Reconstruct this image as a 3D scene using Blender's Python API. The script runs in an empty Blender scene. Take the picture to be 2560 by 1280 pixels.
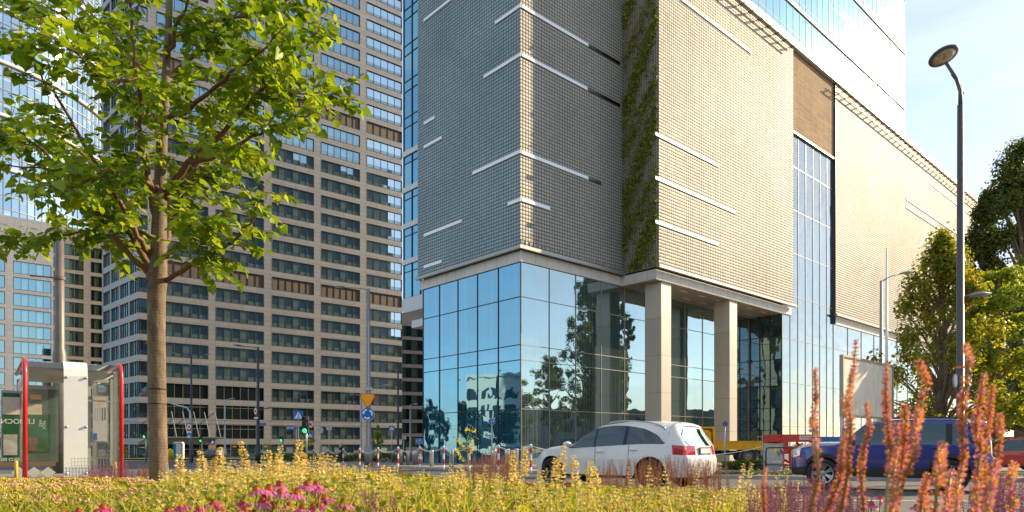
import bpy, math, random
import numpy as np
from mathutils import Vector, Matrix
SC = bpy.context.scene
# ---------------------------------------------------------------- camera
F, HZ, CZ = 1707.0, 1110.0, 0.85          # focal px, horizon row, eye height (2560 px wide picture)
cam = bpy.data.cameras.new('camera'); co = bpy.data.objects.new('camera', cam)
SC.collection.objects.link(co); SC.camera = co
co.location = (0, 0, CZ); co.rotation_euler = (math.radians(90), 0, 0)
cam.sensor_width = 36; cam.lens = 24.0; cam.shift_y = (HZ-640)/2560.0
cam.dof.use_dof = True; cam.dof.focus_distance = 12.0; cam.dof.aperture_fstop = 4.5; cam.clip_start = 0.05; cam.clip_end = 3000
# ---------------------------------------------------------------- sky and sun
SUN_AZ, SUN_EL = math.radians(66), math.radians(24.7)    # azimuth to the right of the view
w = bpy.data.worlds.new('World'); SC.world = w; w.use_nodes = True
nt = w.node_tree; nt.nodes.clear()
def _n(t, **k):
    n = nt.nodes.new(t)
    for a, b in k.items(): setattr(n, a, b)
    return n
sky = _n('ShaderNodeTexSky', sky_type='NISHITA', sun_disc=False)
sky.sun_elevation = SUN_EL; sky.sun_rotation = SUN_AZ
sky.air_density = 1.0; sky.dust_density = 0.35; sky.ozone_density = 1.5; sky.altitude = 100
tc = _n('ShaderNodeTexCoord'); mp = _n('ShaderNodeMapping'); mp.inputs['Scale'].default_value = (1.3, 1.3, 5.0)
mp.inputs['Rotation'].default_value = (0.1, 0.25, 0.4)
nz = _n('ShaderNodeTexNoise'); nz.inputs['Scale'].default_value = 2.2; nz.inputs['Detail'].default_value = 9
nz.inputs['Roughness'].default_value = .6; nz.inputs['Distortion'].default_value = .6
rp = _n('ShaderNodeValToRGB'); rp.color_ramp.elements[0].position = .44; rp.color_ramp.elements[1].position = .80
rp.color_ramp.elements[1].color = (.85, .85, .85, 1); rp.color_ramp.elements[0].color = (.30, .30, .30, 1)
mx = _n('ShaderNodeMixRGB'); mx.inputs[2].default_value = (4.5, 4.75, 4.95, 1)
bg = _n('ShaderNodeBackground'); bg.inputs['Strength'].default_value = 0.12
out = _n('ShaderNodeOutputWorld'); L = nt.links.new
L(tc.outputs['Generated'], mp.inputs[0]); L(mp.outputs[0], nz.inputs['Vector']); L(nz.outputs['Fac'], rp.inputs[0])
L(rp.outputs[0], mx.inputs[0]); L(sky.outputs[0], mx.inputs[1]); L(mx.outputs[0], bg.inputs[0]); L(bg.outputs[0], out.inputs[0])
sl = bpy.data.lights.new('sun', 'SUN'); so = bpy.data.objects.new('sun', sl); SC.collection.objects.link(so)
sl.energy = 4.6; sl.angle = math.radians(.53); sl.color = (1.0, .78, .50)
sd = Vector((math.sin(SUN_AZ)*math.cos(SUN_EL), math.cos(SUN_AZ)*math.cos(SUN_EL), math.sin(SUN_EL)))
so.rotation_euler = sd.to_track_quat('Z', 'Y').to_euler()
SC.view_settings.view_transform = 'Standard'; SC.view_settings.look = 'None'
SC.view_settings.exposure = 1.0; SC.view_settings.gamma = 1.0
SC.cycles.max_bounces = 8; SC.cycles.transparent_max_bounces = 12; SC.cycles.glossy_bounces = 4
SC.cycles.diffuse_bounces = 3; SC.cycles.transmission_bounces = 6; SC.cycles.caustics_reflective = False; SC.cycles.caustics_refractive = False
# ---------------------------------------------------------------- picture <-> place
SL = 0.0145
def gz(y, x=0): return -SL*min(y, 160.0)
def W(u, v, Y): return Vector(((u-1280)/F*Y, Y, CZ+(HZ-v)/F*Y))
def GY(v, h=0.0): return (CZ-h)*F/(v-HZ-SL*F)      # distance of the ground point on row v
def GP(u, Y, h=0.0): return Vector(((u-1280)/F*Y, Y, gz(Y)+h))
# ---------------------------------------------------------------- mesh builder
col = SC.collection
class MB:
    def __init__(s): s.v = []; s.f = []; s.n = 0
    def add(s, V, Fs, m=0, M=None):
        V = np.asarray(V, float).reshape(-1, 3)
        if M is not None:
            A = np.array(M); V = V@A[:3, :3].T+A[:3, 3]
        if isinstance(Fs, np.ndarray): s.f.append((Fs+s.n, np.full(len(Fs), m) if np.isscalar(m) else np.asarray(m)))
        else:
            by = {}
            for i, f in enumerate(Fs): by.setdefault(len(f), []).append((f, m if np.isscalar(m) else m[i]))
            for k, l in by.items():
                s.f.append((np.array([a for a, b in l])+s.n, np.array([b for a, b in l])))
        s.v.append(V); s.n += len(V)
    def box(s, x0, x1, y0, y1, z0, z1, m=0, M=None):
        V = [(x, y, z) for z in (z0, z1) for x, y in ((x0, y0), (x1, y0), (x1, y1), (x0, y1))]
        s.add(V, [(0, 3, 2, 1), (4, 5, 6, 7), (0, 1, 5, 4), (1, 2, 6, 5), (2, 3, 7, 6), (3, 0, 4, 7)], m, M)
    def cbox(s, c, d, m=0, M=None):
        s.box(c[0]-d[0]/2, c[0]+d[0]/2, c[1]-d[1]/2, c[1]+d[1]/2, c[2]-d[2]/2, c[2]+d[2]/2, m, M)
    def prism(s, P, d, m=0, M=None):      # polygon P (3d points) extruded by vector d
        n = len(P); P = np.array(P, float); V = np.vstack([P, P+np.array(d, float)])
        s.add(V, [tuple(range(n))[::-1], tuple(range(n, 2*n))]+[(i, (i+1) % n, n+(i+1) % n, n+i) for i in range(n)], m, M)
    def tube(s, pts, r, n=8, m=0, cap=True, M=None):
        pts = [Vector(p) for p in pts]; k = len(pts)
        if np.isscalar(r): r = [r]*k
        V = []; nrm = None
        for i, p in enumerate(pts):
            t = (pts[min(i+1, k-1)]-pts[max(i-1, 0)]).normalized()
            if nrm is None:
                nrm = t.cross(Vector((0, 0, 1)) if abs(t.z) < .9 else Vector((1, 0, 0))).normalized()
            else: nrm = (nrm-t*nrm.dot(t)).normalized()
            b = t.cross(nrm)
            for j in range(n):
                a = 2*math.pi*j/n; V.append(p+(nrm*math.cos(a)+b*math.sin(a))*r[i])
        Fs = [(i*n+j, i*n+(j+1) % n, (i+1)*n+(j+1) % n, (i+1)*n+j) for i in range(k-1) for j in range(n)]
        if cap: Fs += [tuple(range(n))[::-1], tuple(range((k-1)*n, k*n))]
        s.add([tuple(v) for v in V], Fs, m, M)
    def lathe(s, prof, n=24, m=0, M=None, cap=True):    # prof: (r, z)
        V = [(r*math.cos(2*math.pi*j/n), r*math.sin(2*math.pi*j/n), z) for r, z in prof for j in range(n)]
        k = len(prof)
        Fs = [(i*n+j, i*n+(j+1) % n, (i+1)*n+(j+1) % n, (i+1)*n+j) for i in range(k-1) for j in range(n)]
        if cap: Fs += [tuple(range(n))[::-1], tuple(range((k-1)*n, k*n))]
        s.add(V, Fs, m, M)
    def build(s, name, mats, parent=None, smooth=False, link=True):
        me = bpy.data.meshes.new(name); V = np.vstack(s.v) if s.v else np.zeros((0, 3))
        me.vertices.add(len(V)); me.vertices.foreach_set('co', V.ravel())
        if s.f:
            me.loops.add(sum(a.size for a, b in s.f)); me.polygons.add(sum(len(a) for a, b in s.f))
            me.loops.foreach_set('vertex_index', np.concatenate([a.ravel() for a, b in s.f]).astype(np.int32))
            tot = np.concatenate([np.full(len(a), a.shape[1]) for a, b in s.f])
            st = np.concatenate([[0], np.cumsum(tot)[:-1]])
            me.polygons.foreach_set('loop_start', st.astype(np.int32)); me.polygons.foreach_set('loop_total', tot.astype(np.int32))
            me.polygons.foreach_set('material_index', np.concatenate([b for a, b in s.f]).astype(np.int32))
            me.polygons.foreach_set('use_smooth', np.full(len(tot), smooth))
        me.update(calc_edges=True); me.validate()
        for m in (mats if isinstance(mats, (list, tuple)) else [mats]): me.materials.append(m)
        o = bpy.data.objects.new(name, me); col.objects.link(o)
        if parent is not None: o.parent = parent
        return o
def tag(o, label, cat, group=None):
    o['label'] = label; o['category'] = cat
    if group: o['group'] = group
    return o
def thing(name, label, cat, loc=(0, 0, 0), rz=0, group=None, sc=None):
    o = bpy.data.objects.new(name, None); col.objects.link(o); o.empty_display_size = .3
    o.location = loc; o.rotation_euler = (0, 0, rz)
    if sc: o.scale = (sc, sc, sc)
    return tag(o, label, cat, group)
def struct(o, kind='structure'): o['kind'] = kind; return o
def dup(o, loc=None, rz=None, label=None, parent=None):
    r = o.copy(); col.objects.link(r)
    if parent is not None: r.parent = parent
    if loc is not None: r.location = loc
    if rz is not None: r.rotation_euler = (0, 0, rz)
    if label: r['label'] = label
    for c in list(o.children): dup(c, parent=r)
    return r
def bevel(o, wd=.01, seg=2):
    b = o.modifiers.new('b', 'BEVEL'); b.width = wd; b.segments = seg; b.limit_method = 'ANGLE'; return o
# ---------------------------------------------------------------- materials
def mat(name, c, rough=.6, metal=0, **k):
    m = bpy.data.materials.new(name); m.use_nodes = True; n = m.node_tree.nodes; l = m.node_tree.links
    b = n['Principled BSDF']; b.inputs['Base Color'].default_value = (*c, 1)
    b.inputs['Roughness'].default_value = rough; b.inputs['Metallic'].default_value = metal
    if 'emit' in k: b.inputs['Emission Color'].default_value = (*k['emit'], 1); b.inputs['Emission Strength'].default_value = k.get('es', 1)
    if 'coat' in k: b.inputs['Coat Weight'].default_value = k['coat']; b.inputs['Coat Roughness'].default_value = .04
    if 'ior' in k: b.inputs['IOR'].default_value = k['ior']
    if 'spec' in k: b.inputs['Specular IOR Level'].default_value = k['spec']
    v = k.get('var', 0)
    if v or k.get('bump'):
        t = n.new('ShaderNodeTexCoord'); z = n.new('ShaderNodeTexNoise')
        z.inputs['Scale'].default_value = k.get('ns', 5); z.inputs['Detail'].default_value = k.get('nd', 6); z.inputs['Roughness'].default_value = .65
        src = t.outputs['Object']
        if 'stretch' in k:
            mm = n.new('ShaderNodeMapping'); mm.inputs['Scale'].default_value = k['stretch']; l.new(src, mm.inputs[0]); src = mm.outputs[0]
        l.new(src, z.inputs['Vector'])
        if v:
            r = n.new('ShaderNodeValToRGB'); r.color_ramp.elements[0].position = .3; r.color_ramp.elements[1].position = .7
            c2 = k.get('c2') or tuple(min(1, x*(1+v)) for x in c); c1 = tuple(x*(1-v) for x in c) if not k.get('c2') else c
            r.color_ramp.elements[0].color = (*c1, 1); r.color_ramp.elements[1].color = (*c2, 1)
            l.new(z.outputs['Fac'], r.inputs[0]); l.new(r.outputs[0], b.inputs['Base Color'])
        if k.get('bump'):
            u = n.new('ShaderNodeBump'); u.inputs['Strength'].default_value = k['bump']; u.inputs['Distance'].default_value = k.get('bd', .02)
            l.new(z.outputs['Fac'], u.inputs['Height']); l.new(u.outputs[0], b.inputs['Normal'])
    return m
class NG:       # small node graph helper
    def __init__(s, name):
        s.m = bpy.data.materials.new(name); s.m.use_nodes = True; s.t = s.m.node_tree; s.t.nodes.clear()
    def n(s, t, ins=None, **k):
        x = s.t.nodes.new(t)
        for a, b in k.items(): setattr(x, a, b)
        for a, b in (ins or {}).items():
            if isinstance(b, bpy.types.NodeSocket): s.t.links.new(b, x.inputs[a])
            else: x.inputs[a].default_value = b
        return x
    def math(s, op, a, b=0.0, c=None):
        ins = {0: a, 1: b}
        if c is not None: ins[2] = c
        return s.n('ShaderNodeMath', ins, operation=op).outputs[0]
    def ramp(s, fac, els):
        r = s.n('ShaderNodeValToRGB', {0: fac}); e = r.color_ramp.elements
        while len(e) < len(els): e.new(.5)
        for i, (p, c) in enumerate(els): e[i].position = p; e[i].color = (*c, 1)
        return r.outputs[0]
    def out(s, sh): s.n('ShaderNodeOutputMaterial', {0: sh}); return s.m
def leafmat(name, cols, trans=.45, rough=.45, tcol=None):
    g = NG(name); ge = g.n('ShaderNodeNewGeometry'); n = len(cols)
    c = g.ramp(ge.outputs['Random Per Island'], [(i/(n-1) if n > 1 else 0, x) for i, x in enumerate(cols)])
    b = g.n('ShaderNodeBsdfPrincipled', {'Base Color': c, 'Roughness': rough, 'Specular IOR Level': .35})
    tc_ = g.n('ShaderNodeMixRGB', {0: 1.0, 1: c, 2: (*(tcol or (1.25, 1.15, .5)), 1)}, blend_type='MULTIPLY')
    t = g.n('ShaderNodeBsdfTranslucent', {'Color': tc_.outputs[0]})
    return g.out(g.n('ShaderNodeMixShader', {0: trans, 1: b.outputs[0], 2: t.outputs[0]}).outputs[0])
def glassmat(name, dark, tint, refl=.35, rough=.015, blind=None, wave=.0, panes=.06, rough2=None, stripes=0):
    # facade glazing: sky mirror over a dim interior, every pane a little different
    g = NG(name); ge = g.n('ShaderNodeNewGeometry'); rnd = ge.outputs['Random Per Island']
    tcn = g.n('ShaderNodeTexCoord'); els = [(0, tuple(x*.6 for x in dark)), (.7, dark)]
    if blind: els = [(0, tuple(x*.5 for x in dark)), (.35, dark), (.36, tuple(x*1.5 for x in dark)), (.70, dark), (.80, dark), (.81, tuple(x*.6 for x in blind)), (.92, blind), (1, tuple(x*1.5 for x in blind))]
    base = g.ramp(rnd, els)
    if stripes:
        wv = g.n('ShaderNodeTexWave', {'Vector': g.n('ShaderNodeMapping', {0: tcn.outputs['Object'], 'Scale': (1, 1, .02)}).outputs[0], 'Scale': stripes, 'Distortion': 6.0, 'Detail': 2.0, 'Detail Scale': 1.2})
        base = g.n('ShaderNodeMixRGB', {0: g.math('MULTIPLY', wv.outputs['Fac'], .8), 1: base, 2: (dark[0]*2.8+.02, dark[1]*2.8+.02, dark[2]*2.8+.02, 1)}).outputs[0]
    d = g.n('ShaderNodeBsdfDiffuse', {'Color': base})
    nr = None
    # each pane tilts a hair
    cmb = g.n('ShaderNodeTexWhiteNoise', {'W': rnd}, noise_dimensions='1D')
    v = g.n('ShaderNodeVectorMath', {0: cmb.outputs['Color'], 1: (.5, .5, .5)}, operation='SUBTRACT')
    v2 = g.n('ShaderNodeVectorMath', {0: v.outputs[0], 'Scale': panes}, operation='SCALE')
    v3 = g.n('ShaderNodeVectorMath', {0: ge.outputs['Normal'], 1: v2.outputs[0]}, operation='ADD')
    nrm = g.n('ShaderNodeVectorMath', {0: v3.outputs[0]}, operation='NORMALIZE').outputs[0]
    if wave:
        nz_ = g.n('ShaderNodeTexNoise', {'Vector': tcn.outputs['Object'], 'Scale': .55, 'Detail': 1.5})
        nrm = g.n('ShaderNodeBump', {'Strength': wave, 'Distance': .1, 'Height': nz_.outputs['Fac'], 'Normal': nrm}).outputs[0]
    gl = g.n('ShaderNodeBsdfGlossy', {'Color': (*tint, 1), 'Roughness': rough, 'Normal': nrm}).outputs[0]
    if rough2:
        g2 = g.n('ShaderNodeBsdfGlossy', {'Color': (*tint, 1), 'Roughness': rough2, 'Normal': nrm}).outputs[0]
        gl = g.n('ShaderNodeMixShader', {0: .13, 1: gl, 2: g2}).outputs[0]
    fr = g.n('ShaderNodeFresnel', {'IOR': 1.5}).outputs[0]
    fac = g.math('MINIMUM', g.math('ADD', g.math('MULTIPLY', fr, 1.0), refl), 1.0)
    return g.out(g.n('ShaderNodeMixShader', {0: fac, 1: d.outputs[0], 2: gl}).outputs[0])
R = random.Random(7)
M_ = {}
M_['white'] = mat('white_paint', (.78, .78, .76), .45, var=.05, ns=3)
M_['grey'] = mat('grey_paint', (.22, .23, .24), .45, .2, var=.1, ns=4)
M_['dgrey'] = mat('dark_grey_paint', (.05, .053, .06), .4, .3, var=.15, ns=3)
M_['galv'] = mat('galvanised_steel', (.42, .43, .42), .42, .7, var=.12, ns=8)
M_['steel'] = mat('brushed_steel', (.62, .60, .57), .3, .9, var=.1, ns=10)
M_['black'] = mat('black_plastic', (.018, .018, .02), .5, var=.2, ns=5)
M_['rubber'] = mat('tyre_rubber', (.022, .022, .024), .8, var=.2, ns=12)
M_['red'] = mat('red_paint', (.62, .02, .012), .35, var=.08, ns=5, coat=.3)
M_['blue'] = mat('sign_blue', (.005, .13, .46), .4, var=.05, ns=6)
M_['yellow'] = mat('sign_yellow', (.95, .38, .005), .4, var=.04, ns=6)
M_['ymach'] = mat('machine_yellow', (.86, .42, .01), .45, var=.14, ns=4)
M_['green_on'] = mat('green_signal', (.0, .3, .05), .3, emit=(.02, .9, .18), es=1.6)
# ================================================================ SETTING: ground, road, pavement, lawn
def sheet(name, P, h, m, kind='structure'):
    b = MB(); b.add([(x, y, gz(y)+h) for x, y in P], [tuple(range(len(P)))]); o = b.build(name, m); o['kind'] = kind; return o
asph = mat('asphalt', (.085, .083, .080), .85, var=.22, ns=1.6, nd=12, bump=.5, bd=.004)
g = NG('paving'); tcn = g.n('ShaderNodeTexCoord')
bk = g.n('ShaderNodeTexBrick', {'Vector': tcn.outputs['Object'], 'Color1': (.30, .275, .24, 1), 'Color2': (.22, .205, .185, 1), 'Mortar': (.12, .11, .10, 1), 'Scale': 1.0, 'Mortar Size': .012, 'Brick Width': .5, 'Row Height': .25})
nzz = g.n('ShaderNodeTexNoise', {'Vector': tcn.outputs['Object'], 'Scale': .8, 'Detail': 8.0})
mm = g.n('ShaderNodeMixRGB', {0: .45, 1: bk.outputs[0], 2: g.ramp(nzz.outputs['Fac'], [(.3, (.16, .145, .12)), (.7, (.36, .33, .28))])})
pavem = g.out(g.n('ShaderNodeBsdfPrincipled', {'Base Color': mm.outputs[0], 'Roughness': .85}).outputs[0])
stone = mat('kerb_stone', (.36, .34, .30), .8, var=.2, ns=3, nd=8)
soil = mat('bed_soil', (.06, .05, .03), .9, var=.4, ns=6)
lawnm = mat('lawn', (.09, .13, .02), .9, var=.4, ns=2, nd=10)
xs = [-600, -150, -60, 60, 150, 600]; ys = [-300, -60, 0, 60, 160, 700]
b = MB(); V = [(x, y, gz(max(y, -60))-.012) for y in ys for x in xs]; nx = len(xs)
b.add(V, [(j*nx+i, j*nx+i+1, (j+1)*nx+i+1, (j+1)*nx+i) for j in range(len(ys)-1) for i in range(nx-1)])
struct(b.build('ground', mat('ground_dust', (.20, .185, .15), .9, var=.25, ns=.3, nd=10)))
KERB = [(-26, 62), (-12, 48), (-5, 39), (.85, 29.5), (5.4, 24.6), (10.6, 21.6), (16, 20.4), (30, 20.2), (80, 24)]
sheet('road', [(-90, 5), (-30, 2), (90, 2), (80, 24), (30, 20.2), (16, 20.4), (10.6, 21.6), (5.4, 24.6), (.85, 29.5), (-5, 39), (-12, 48), (-26, 62), (-30, 92), (-90, 92)], 0.0, asph)
sheet('pavement', KERB[::-1]+[(-30, 92), (-60, 92), (-60, 128), (90, 128)], .10, pavem)
b = MB()
def strip(b, P, w0, w1, z0, z1, m=0):
    V = []
    for i, p in enumerate(P):
        a = Vector(P[max(i-1, 0)]); c = Vector(P[min(i+1, len(P)-1)]); t = (c-a).normalized(); n = Vector((-t.y, t.x))
        for ww, zz in ((w0, z0), (w0, z1), (w1, z1), (w1, z0)):
            q = Vector(p)+n*ww; V.append((q.x, q.y, gz(q.y)+zz))
    k = len(P); b.add(V, [(i*4+j, i*4+(j+1) % 4, i*4+4+(j+1) % 4, i*4+4+j) for i in range(k-1) for j in range(4)], m)
strip(b, KERB, -.16, .0, -.05, .125); struct(b.build('kerb', stone))
b = MB(); OFF = [(p[0], p[1]+3.3) for p in KERB[4:]]; strip(b, OFF, -.12, .12, .05, .22); struct(b.build('kerb', stone))
sheet('lawn', [(-60, 92.5), (-30.5, 92.5), (-29, 104), (-60, 106)], .18, lawnm)
b = MB()
for P in ([(-40, 60), (-22, 48), (-10, 36), (-2, 25.5)], [(-3, 20), (2, 17.4), (6, 16), (16, 15.2)], [(-30, 84), (-60, 84)], [(4, 12.6), (10, 12.1), (20, 12)], [(6, 9.2), (18, 8.6)]):
    Q = []
    for i in range(len(P)-1):
        for k in range(4): Q.append((P[i][0]+(P[i+1][0]-P[i][0])*k/4, P[i][1]+(P[i+1][1]-P[i][1])*k/4))
    Q.append(P[-1]); V = []
    for i, p in enumerate(Q):
        a = Vector(Q[max(i-1, 0)]); c = Vector(Q[min(i+1, len(Q)-1)]); t = (c-a).normalized(); n = Vector((-t.y, t.x))
        for ww in (-.07, .07): q = Vector(p)+n*ww; V.append((q.x, q.y, gz(q.y)+.005))
    b.add(V, [(2*i, 2*i+1, 2*i+3, 2*i+2) for i in range(len(Q)-1)])
struct(b.build('road_marking', mat('road_paint', (.55, .54, .50), .7, var=.3, ns=2)))
# crossing stripes far left
# ================================================================ MAIN BUILDING (podium)
AM = math.atan2(.673, .740); cM, sM = math.cos(AM), math.sin(AM); C0 = (22/F*48.0, 48.0)
def hit(u, v, off, C=C0, side='R', ca=cM, sa=sM):
    """local (along, z) where the picture ray meets the facade plane of a building at local offset off"""
    t = (u-1280)/F
    # world = C + ca*x - sa*y , sa*x + ca*y ; ray X=t*Y
    if side == 'R':    # plane y=off, unknown x:  C.x+ca*x-sa*off = t*(C.y+sa*x+ca*off)
        x = (t*(C[1]+ca*off)-C[0]+sa*off)/(ca-t*sa); Y = C[1]+sa*x+ca*off; return x, CZ+(HZ-v)/F*Y
    y = (C[0]+ca*off-t*(C[1]+sa*off))/(sa+t*ca); Y = C[1]+sa*off+ca*y; return y, CZ+(HZ-v)/F*Y
def cladmat(name, side):
    g = NG(name); t = g.n('ShaderNodeTexCoord'); s = g.n('ShaderNodeSeparateXYZ', {0: t.outputs['Object']})
    a = g.math('ADD', s.outputs[0], s.outputs[1]); u = g.math('DIVIDE', a, .27); v = g.math('DIVIDE', s.outputs[2], .26)
    fu = g.math('FRACT', u); fv = g.math('FRACT', v)
    gu = g.math('GREATER_THAN', g.math('ABSOLUTE', g.math('SUBTRACT', fu, .5)), .40)
    gv = g.math('GREATER_THAN', g.math('ABSOLUTE', g.math('SUBTRACT', fv, .5)), .385)
    gap = g.math('MAXIMUM', gu, gv)
    cell = g.n('ShaderNodeCombineXYZ', {0: g.math('FLOOR', u), 1: g.math('FLOOR', v)})
    wn = g.n('ShaderNodeTexWhiteNoise', {0: cell.outputs[0]}, noise_dimensions='3D')
    nz_ = g.n('ShaderNodeTexNoise', {0: t.outputs['Object'], 'Scale': .18, 'Detail': 4.0})
    col_ = g.ramp(g.math('ADD', g.math('MULTIPLY', wn.outputs['Value'], .22), g.math('MULTIPLY', nz_.outputs['Fac'], .9)), ((.25, (.29, .28, .25)), (.85, (.43, .41, .36))) if side == 'R' else ((.25, (.19, .25, .265)), (.85, (.31, .38, .395))))  # side tiles: shade and reflected sky put into a cooler, darker colour
    # curved little plates: the normal swings across each one, plus a random tilt
    nx_ = g.math('ADD', g.math('MULTIPLY', g.math('SUBTRACT', fu, .5), .5), g.math('MULTIPLY', g.math('SUBTRACT', wn.outputs['Value'], .5), .03))
    nzv = g.math('ADD', g.math('MULTIPLY', g.math('SUBTRACT', fv, .5), .5), g.math('MULTIPLY', g.math('SUBTRACT', g.n('ShaderNodeSeparateXYZ', {0: wn.outputs['Color']}).outputs[1], .5), .04))
    lo = g.n('ShaderNodeCombineXYZ', {0: nx_, 1: (nx_ if side == 'L' else 0.0), 2: nzv})
    if side == 'L': lo = g.n('ShaderNodeCombineXYZ', {0: 0.0, 1: nx_, 2: nzv})
    wv = g.n('ShaderNodeVectorTransform', {0: lo.outputs[0]}, vector_type='VECTOR', convert_from='OBJECT', convert_to='WORLD')
    ge = g.n('ShaderNodeNewGeometry')
    nn = g.n('ShaderNodeVectorMath', {0: g.n('ShaderNodeVectorMath', {0: ge.outputs['Normal'], 1: wv.outputs[0]}, operation='ADD').outputs[0]}, operation='NORMALIZE')
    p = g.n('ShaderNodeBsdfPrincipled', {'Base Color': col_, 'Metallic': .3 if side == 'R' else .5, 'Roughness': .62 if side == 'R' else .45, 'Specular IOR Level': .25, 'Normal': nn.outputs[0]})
    d = g.n('ShaderNodeBsdfPrincipled', {'Base Color': (.05, .052, .055, 1), 'Roughness': .9, 'Specular IOR Level': 0.0})
    return g.out(g.n('ShaderNodeMixShader', {0: g.math('MULTIPLY', gap, .88), 1: p.outputs[0], 2: d.outputs[0]}).outputs[0])
def panelmat(name, c, pw, ph, rough=.5, metal=0.0, gapc=.25, var=.08, gw=.012, off=0.0):
    g = NG(name); t = g.n('ShaderNodeTexCoord'); s = g.n('ShaderNodeSeparateXYZ', {0: t.outputs['Object']})
    a = g.math('ADD', s.outputs[0], s.outputs[1])
    def line(x, p, w):
        f = g.math('FRACT', g.math('DIVIDE', x, p)); return g.math('LESS_THAN', g.math('MINIMUM', f, g.math('SUBTRACT', 1.0, f)), w/p)
    gp = g.math('MAXIMUM', line(a, pw, gw), line(g.math('ADD', s.outputs[2], off), ph, gw))
    cell = g.n('ShaderNodeCombineXYZ', {0: g.math('FLOOR', g.math('DIVIDE', a, pw)), 1: g.math('FLOOR', g.math('DIVIDE', g.math('ADD', s.outputs[2], off), ph))})
    wn = g.n('ShaderNodeTexWhiteNoise', {0: cell.outputs[0]}, noise_dimensions='3D')
    nz_ = g.n('ShaderNodeTexNoise', {0: g.n('ShaderNodeMapping', {0: t.outputs['Object'], 'Scale': (1, 1, .25)}).outputs[0], 'Scale': 1.3, 'Detail': 6.0})
    f = g.math('ADD', g.math('MULTIPLY', wn.outputs['Value'], .5), g.math('MULTIPLY', nz_.outputs['Fac'], .5))
    cc = g.ramp(f, [(.15, tuple(x*(1-var) for x in c)), (.85, tuple(x*(1+var) for x in c))])
    mx_ = g.n('ShaderNodeMixRGB', {0: g.math('MULTIPLY', gp, 1-gapc), 1: cc, 2: (.03, .03, .03, 1)})
    return g.out(g.n('ShaderNodeBsdfPrincipled', {'Base Color': mx_.outputs[0], 'Roughness': rough, 'Metallic': metal}).outputs[0])
cladR = cladmat('metal_tiles_front', 'R'); cladL = cladmat('metal_tiles_shaded_side', 'L')
bandm = panelmat('pale_stone_band', (.62, .58, .52), 1.2, 5.0, .5)
stripm = mat('light_strip_white', (.80, .82, .85), .35, .1)
colm = panelmat('column_cladding', (.54, .48, .39), 50., 2.95, .5, .15, var=.13, off=1.0)
sofm = mat('soffit', (.34, .31, .27), .7, var=.1)
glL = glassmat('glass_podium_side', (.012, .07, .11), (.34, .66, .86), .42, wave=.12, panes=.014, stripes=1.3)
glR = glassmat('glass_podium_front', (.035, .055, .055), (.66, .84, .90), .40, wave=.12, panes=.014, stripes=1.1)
glC = glassmat('glass_curtain', (.04, .06, .07), (.78, .88, .95), .26, wave=.6, panes=.012)
mull = mat('mullion_dark', (.03, .034, .038), .4, .5)
mullw = mat('mullion_warm', (.30, .27, .23), .45, .4)
M = thing('office_building', 'podium building clad in small silver metal tiles with glass base and two tall columns', 'office building', (C0[0], C0[1], 0), AM)
X1 = hit(1551, 0, 0)[0]; K = 3.4; X2 = hit(1975, 0, -K)[0]; X3 = hit(2083, 0, -K)[0]; X4 = hit(2440, 0, -K-.25)[0]
LY = hit(1058, 0, 0, side='L')[0]; XG = hit(1955, 0, -K)[0]; ZT = 40.3; ZB, ZB0 = 14.55, 13.67; BOT = gz(90)-1
def glasswall(name, gm, mm_, o, axis, plane, cuts, levels, parent, nrm=-1, mw=.06, md=.10, hl=None):
    """panes (separate islands) set behind a proud mullion grid; axis 'x' = facade runs along local x"""
    pb = MB(); fb = MB()
    for i in range(len(cuts)-1):
        for j in range(len(levels)-1):
            a0, a1, z0, z1 = cuts[i], cuts[i+1], levels[j], levels[j+1]
            q = [(a0, z0), (a1, z0), (a1, z1), (a0, z1)]
            V = [(a, plane, z) if axis == 'x' else (plane, a, z) for a, z in q]
            pb.add(V, [(0, 1, 2, 3)] if axis == 'x' else [(3, 2, 1, 0)])
    pr = plane-md if nrm < 0 else plane; p2 = plane if nrm < 0 else plane+md
    for a in cuts:
        (fb.box(a-mw/2, a+mw/2, pr, p2+.02, levels[0], levels[-1]) if axis == 'x' else fb.box(pr, p2+.02, a-mw/2, a+mw/2, levels[0], levels[-1]))
    e = md*.6
    for z in levels:
        h = mw*.5 if not hl else hl
        (fb.box(cuts[0], cuts[-1], plane-e, plane+.015, z-h, z+h) if axis == 'x' else fb.box(plane-e, plane+.015, cuts[0], cuts[-1], z-h, z+h))
    w_ = pb.build(name, gm, parent); f_ = fb.build('mullion_grid', mm_, w_); return w_
zs = [hit(1302, v, 0)[1] for v in (1022, 899, 861, 741)]
LEV = [BOT]+zs+[ZB0]
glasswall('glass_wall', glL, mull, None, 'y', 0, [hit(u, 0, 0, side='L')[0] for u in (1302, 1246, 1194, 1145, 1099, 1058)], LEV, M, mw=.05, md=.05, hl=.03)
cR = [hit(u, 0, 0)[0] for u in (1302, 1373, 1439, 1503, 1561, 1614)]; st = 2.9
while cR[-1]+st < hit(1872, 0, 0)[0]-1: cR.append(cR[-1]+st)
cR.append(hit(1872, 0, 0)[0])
glasswall('glass_wall', glR, mullw, None, 'x', 0, cR, LEV, M, mw=.045, md=.05, hl=.025)
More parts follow.
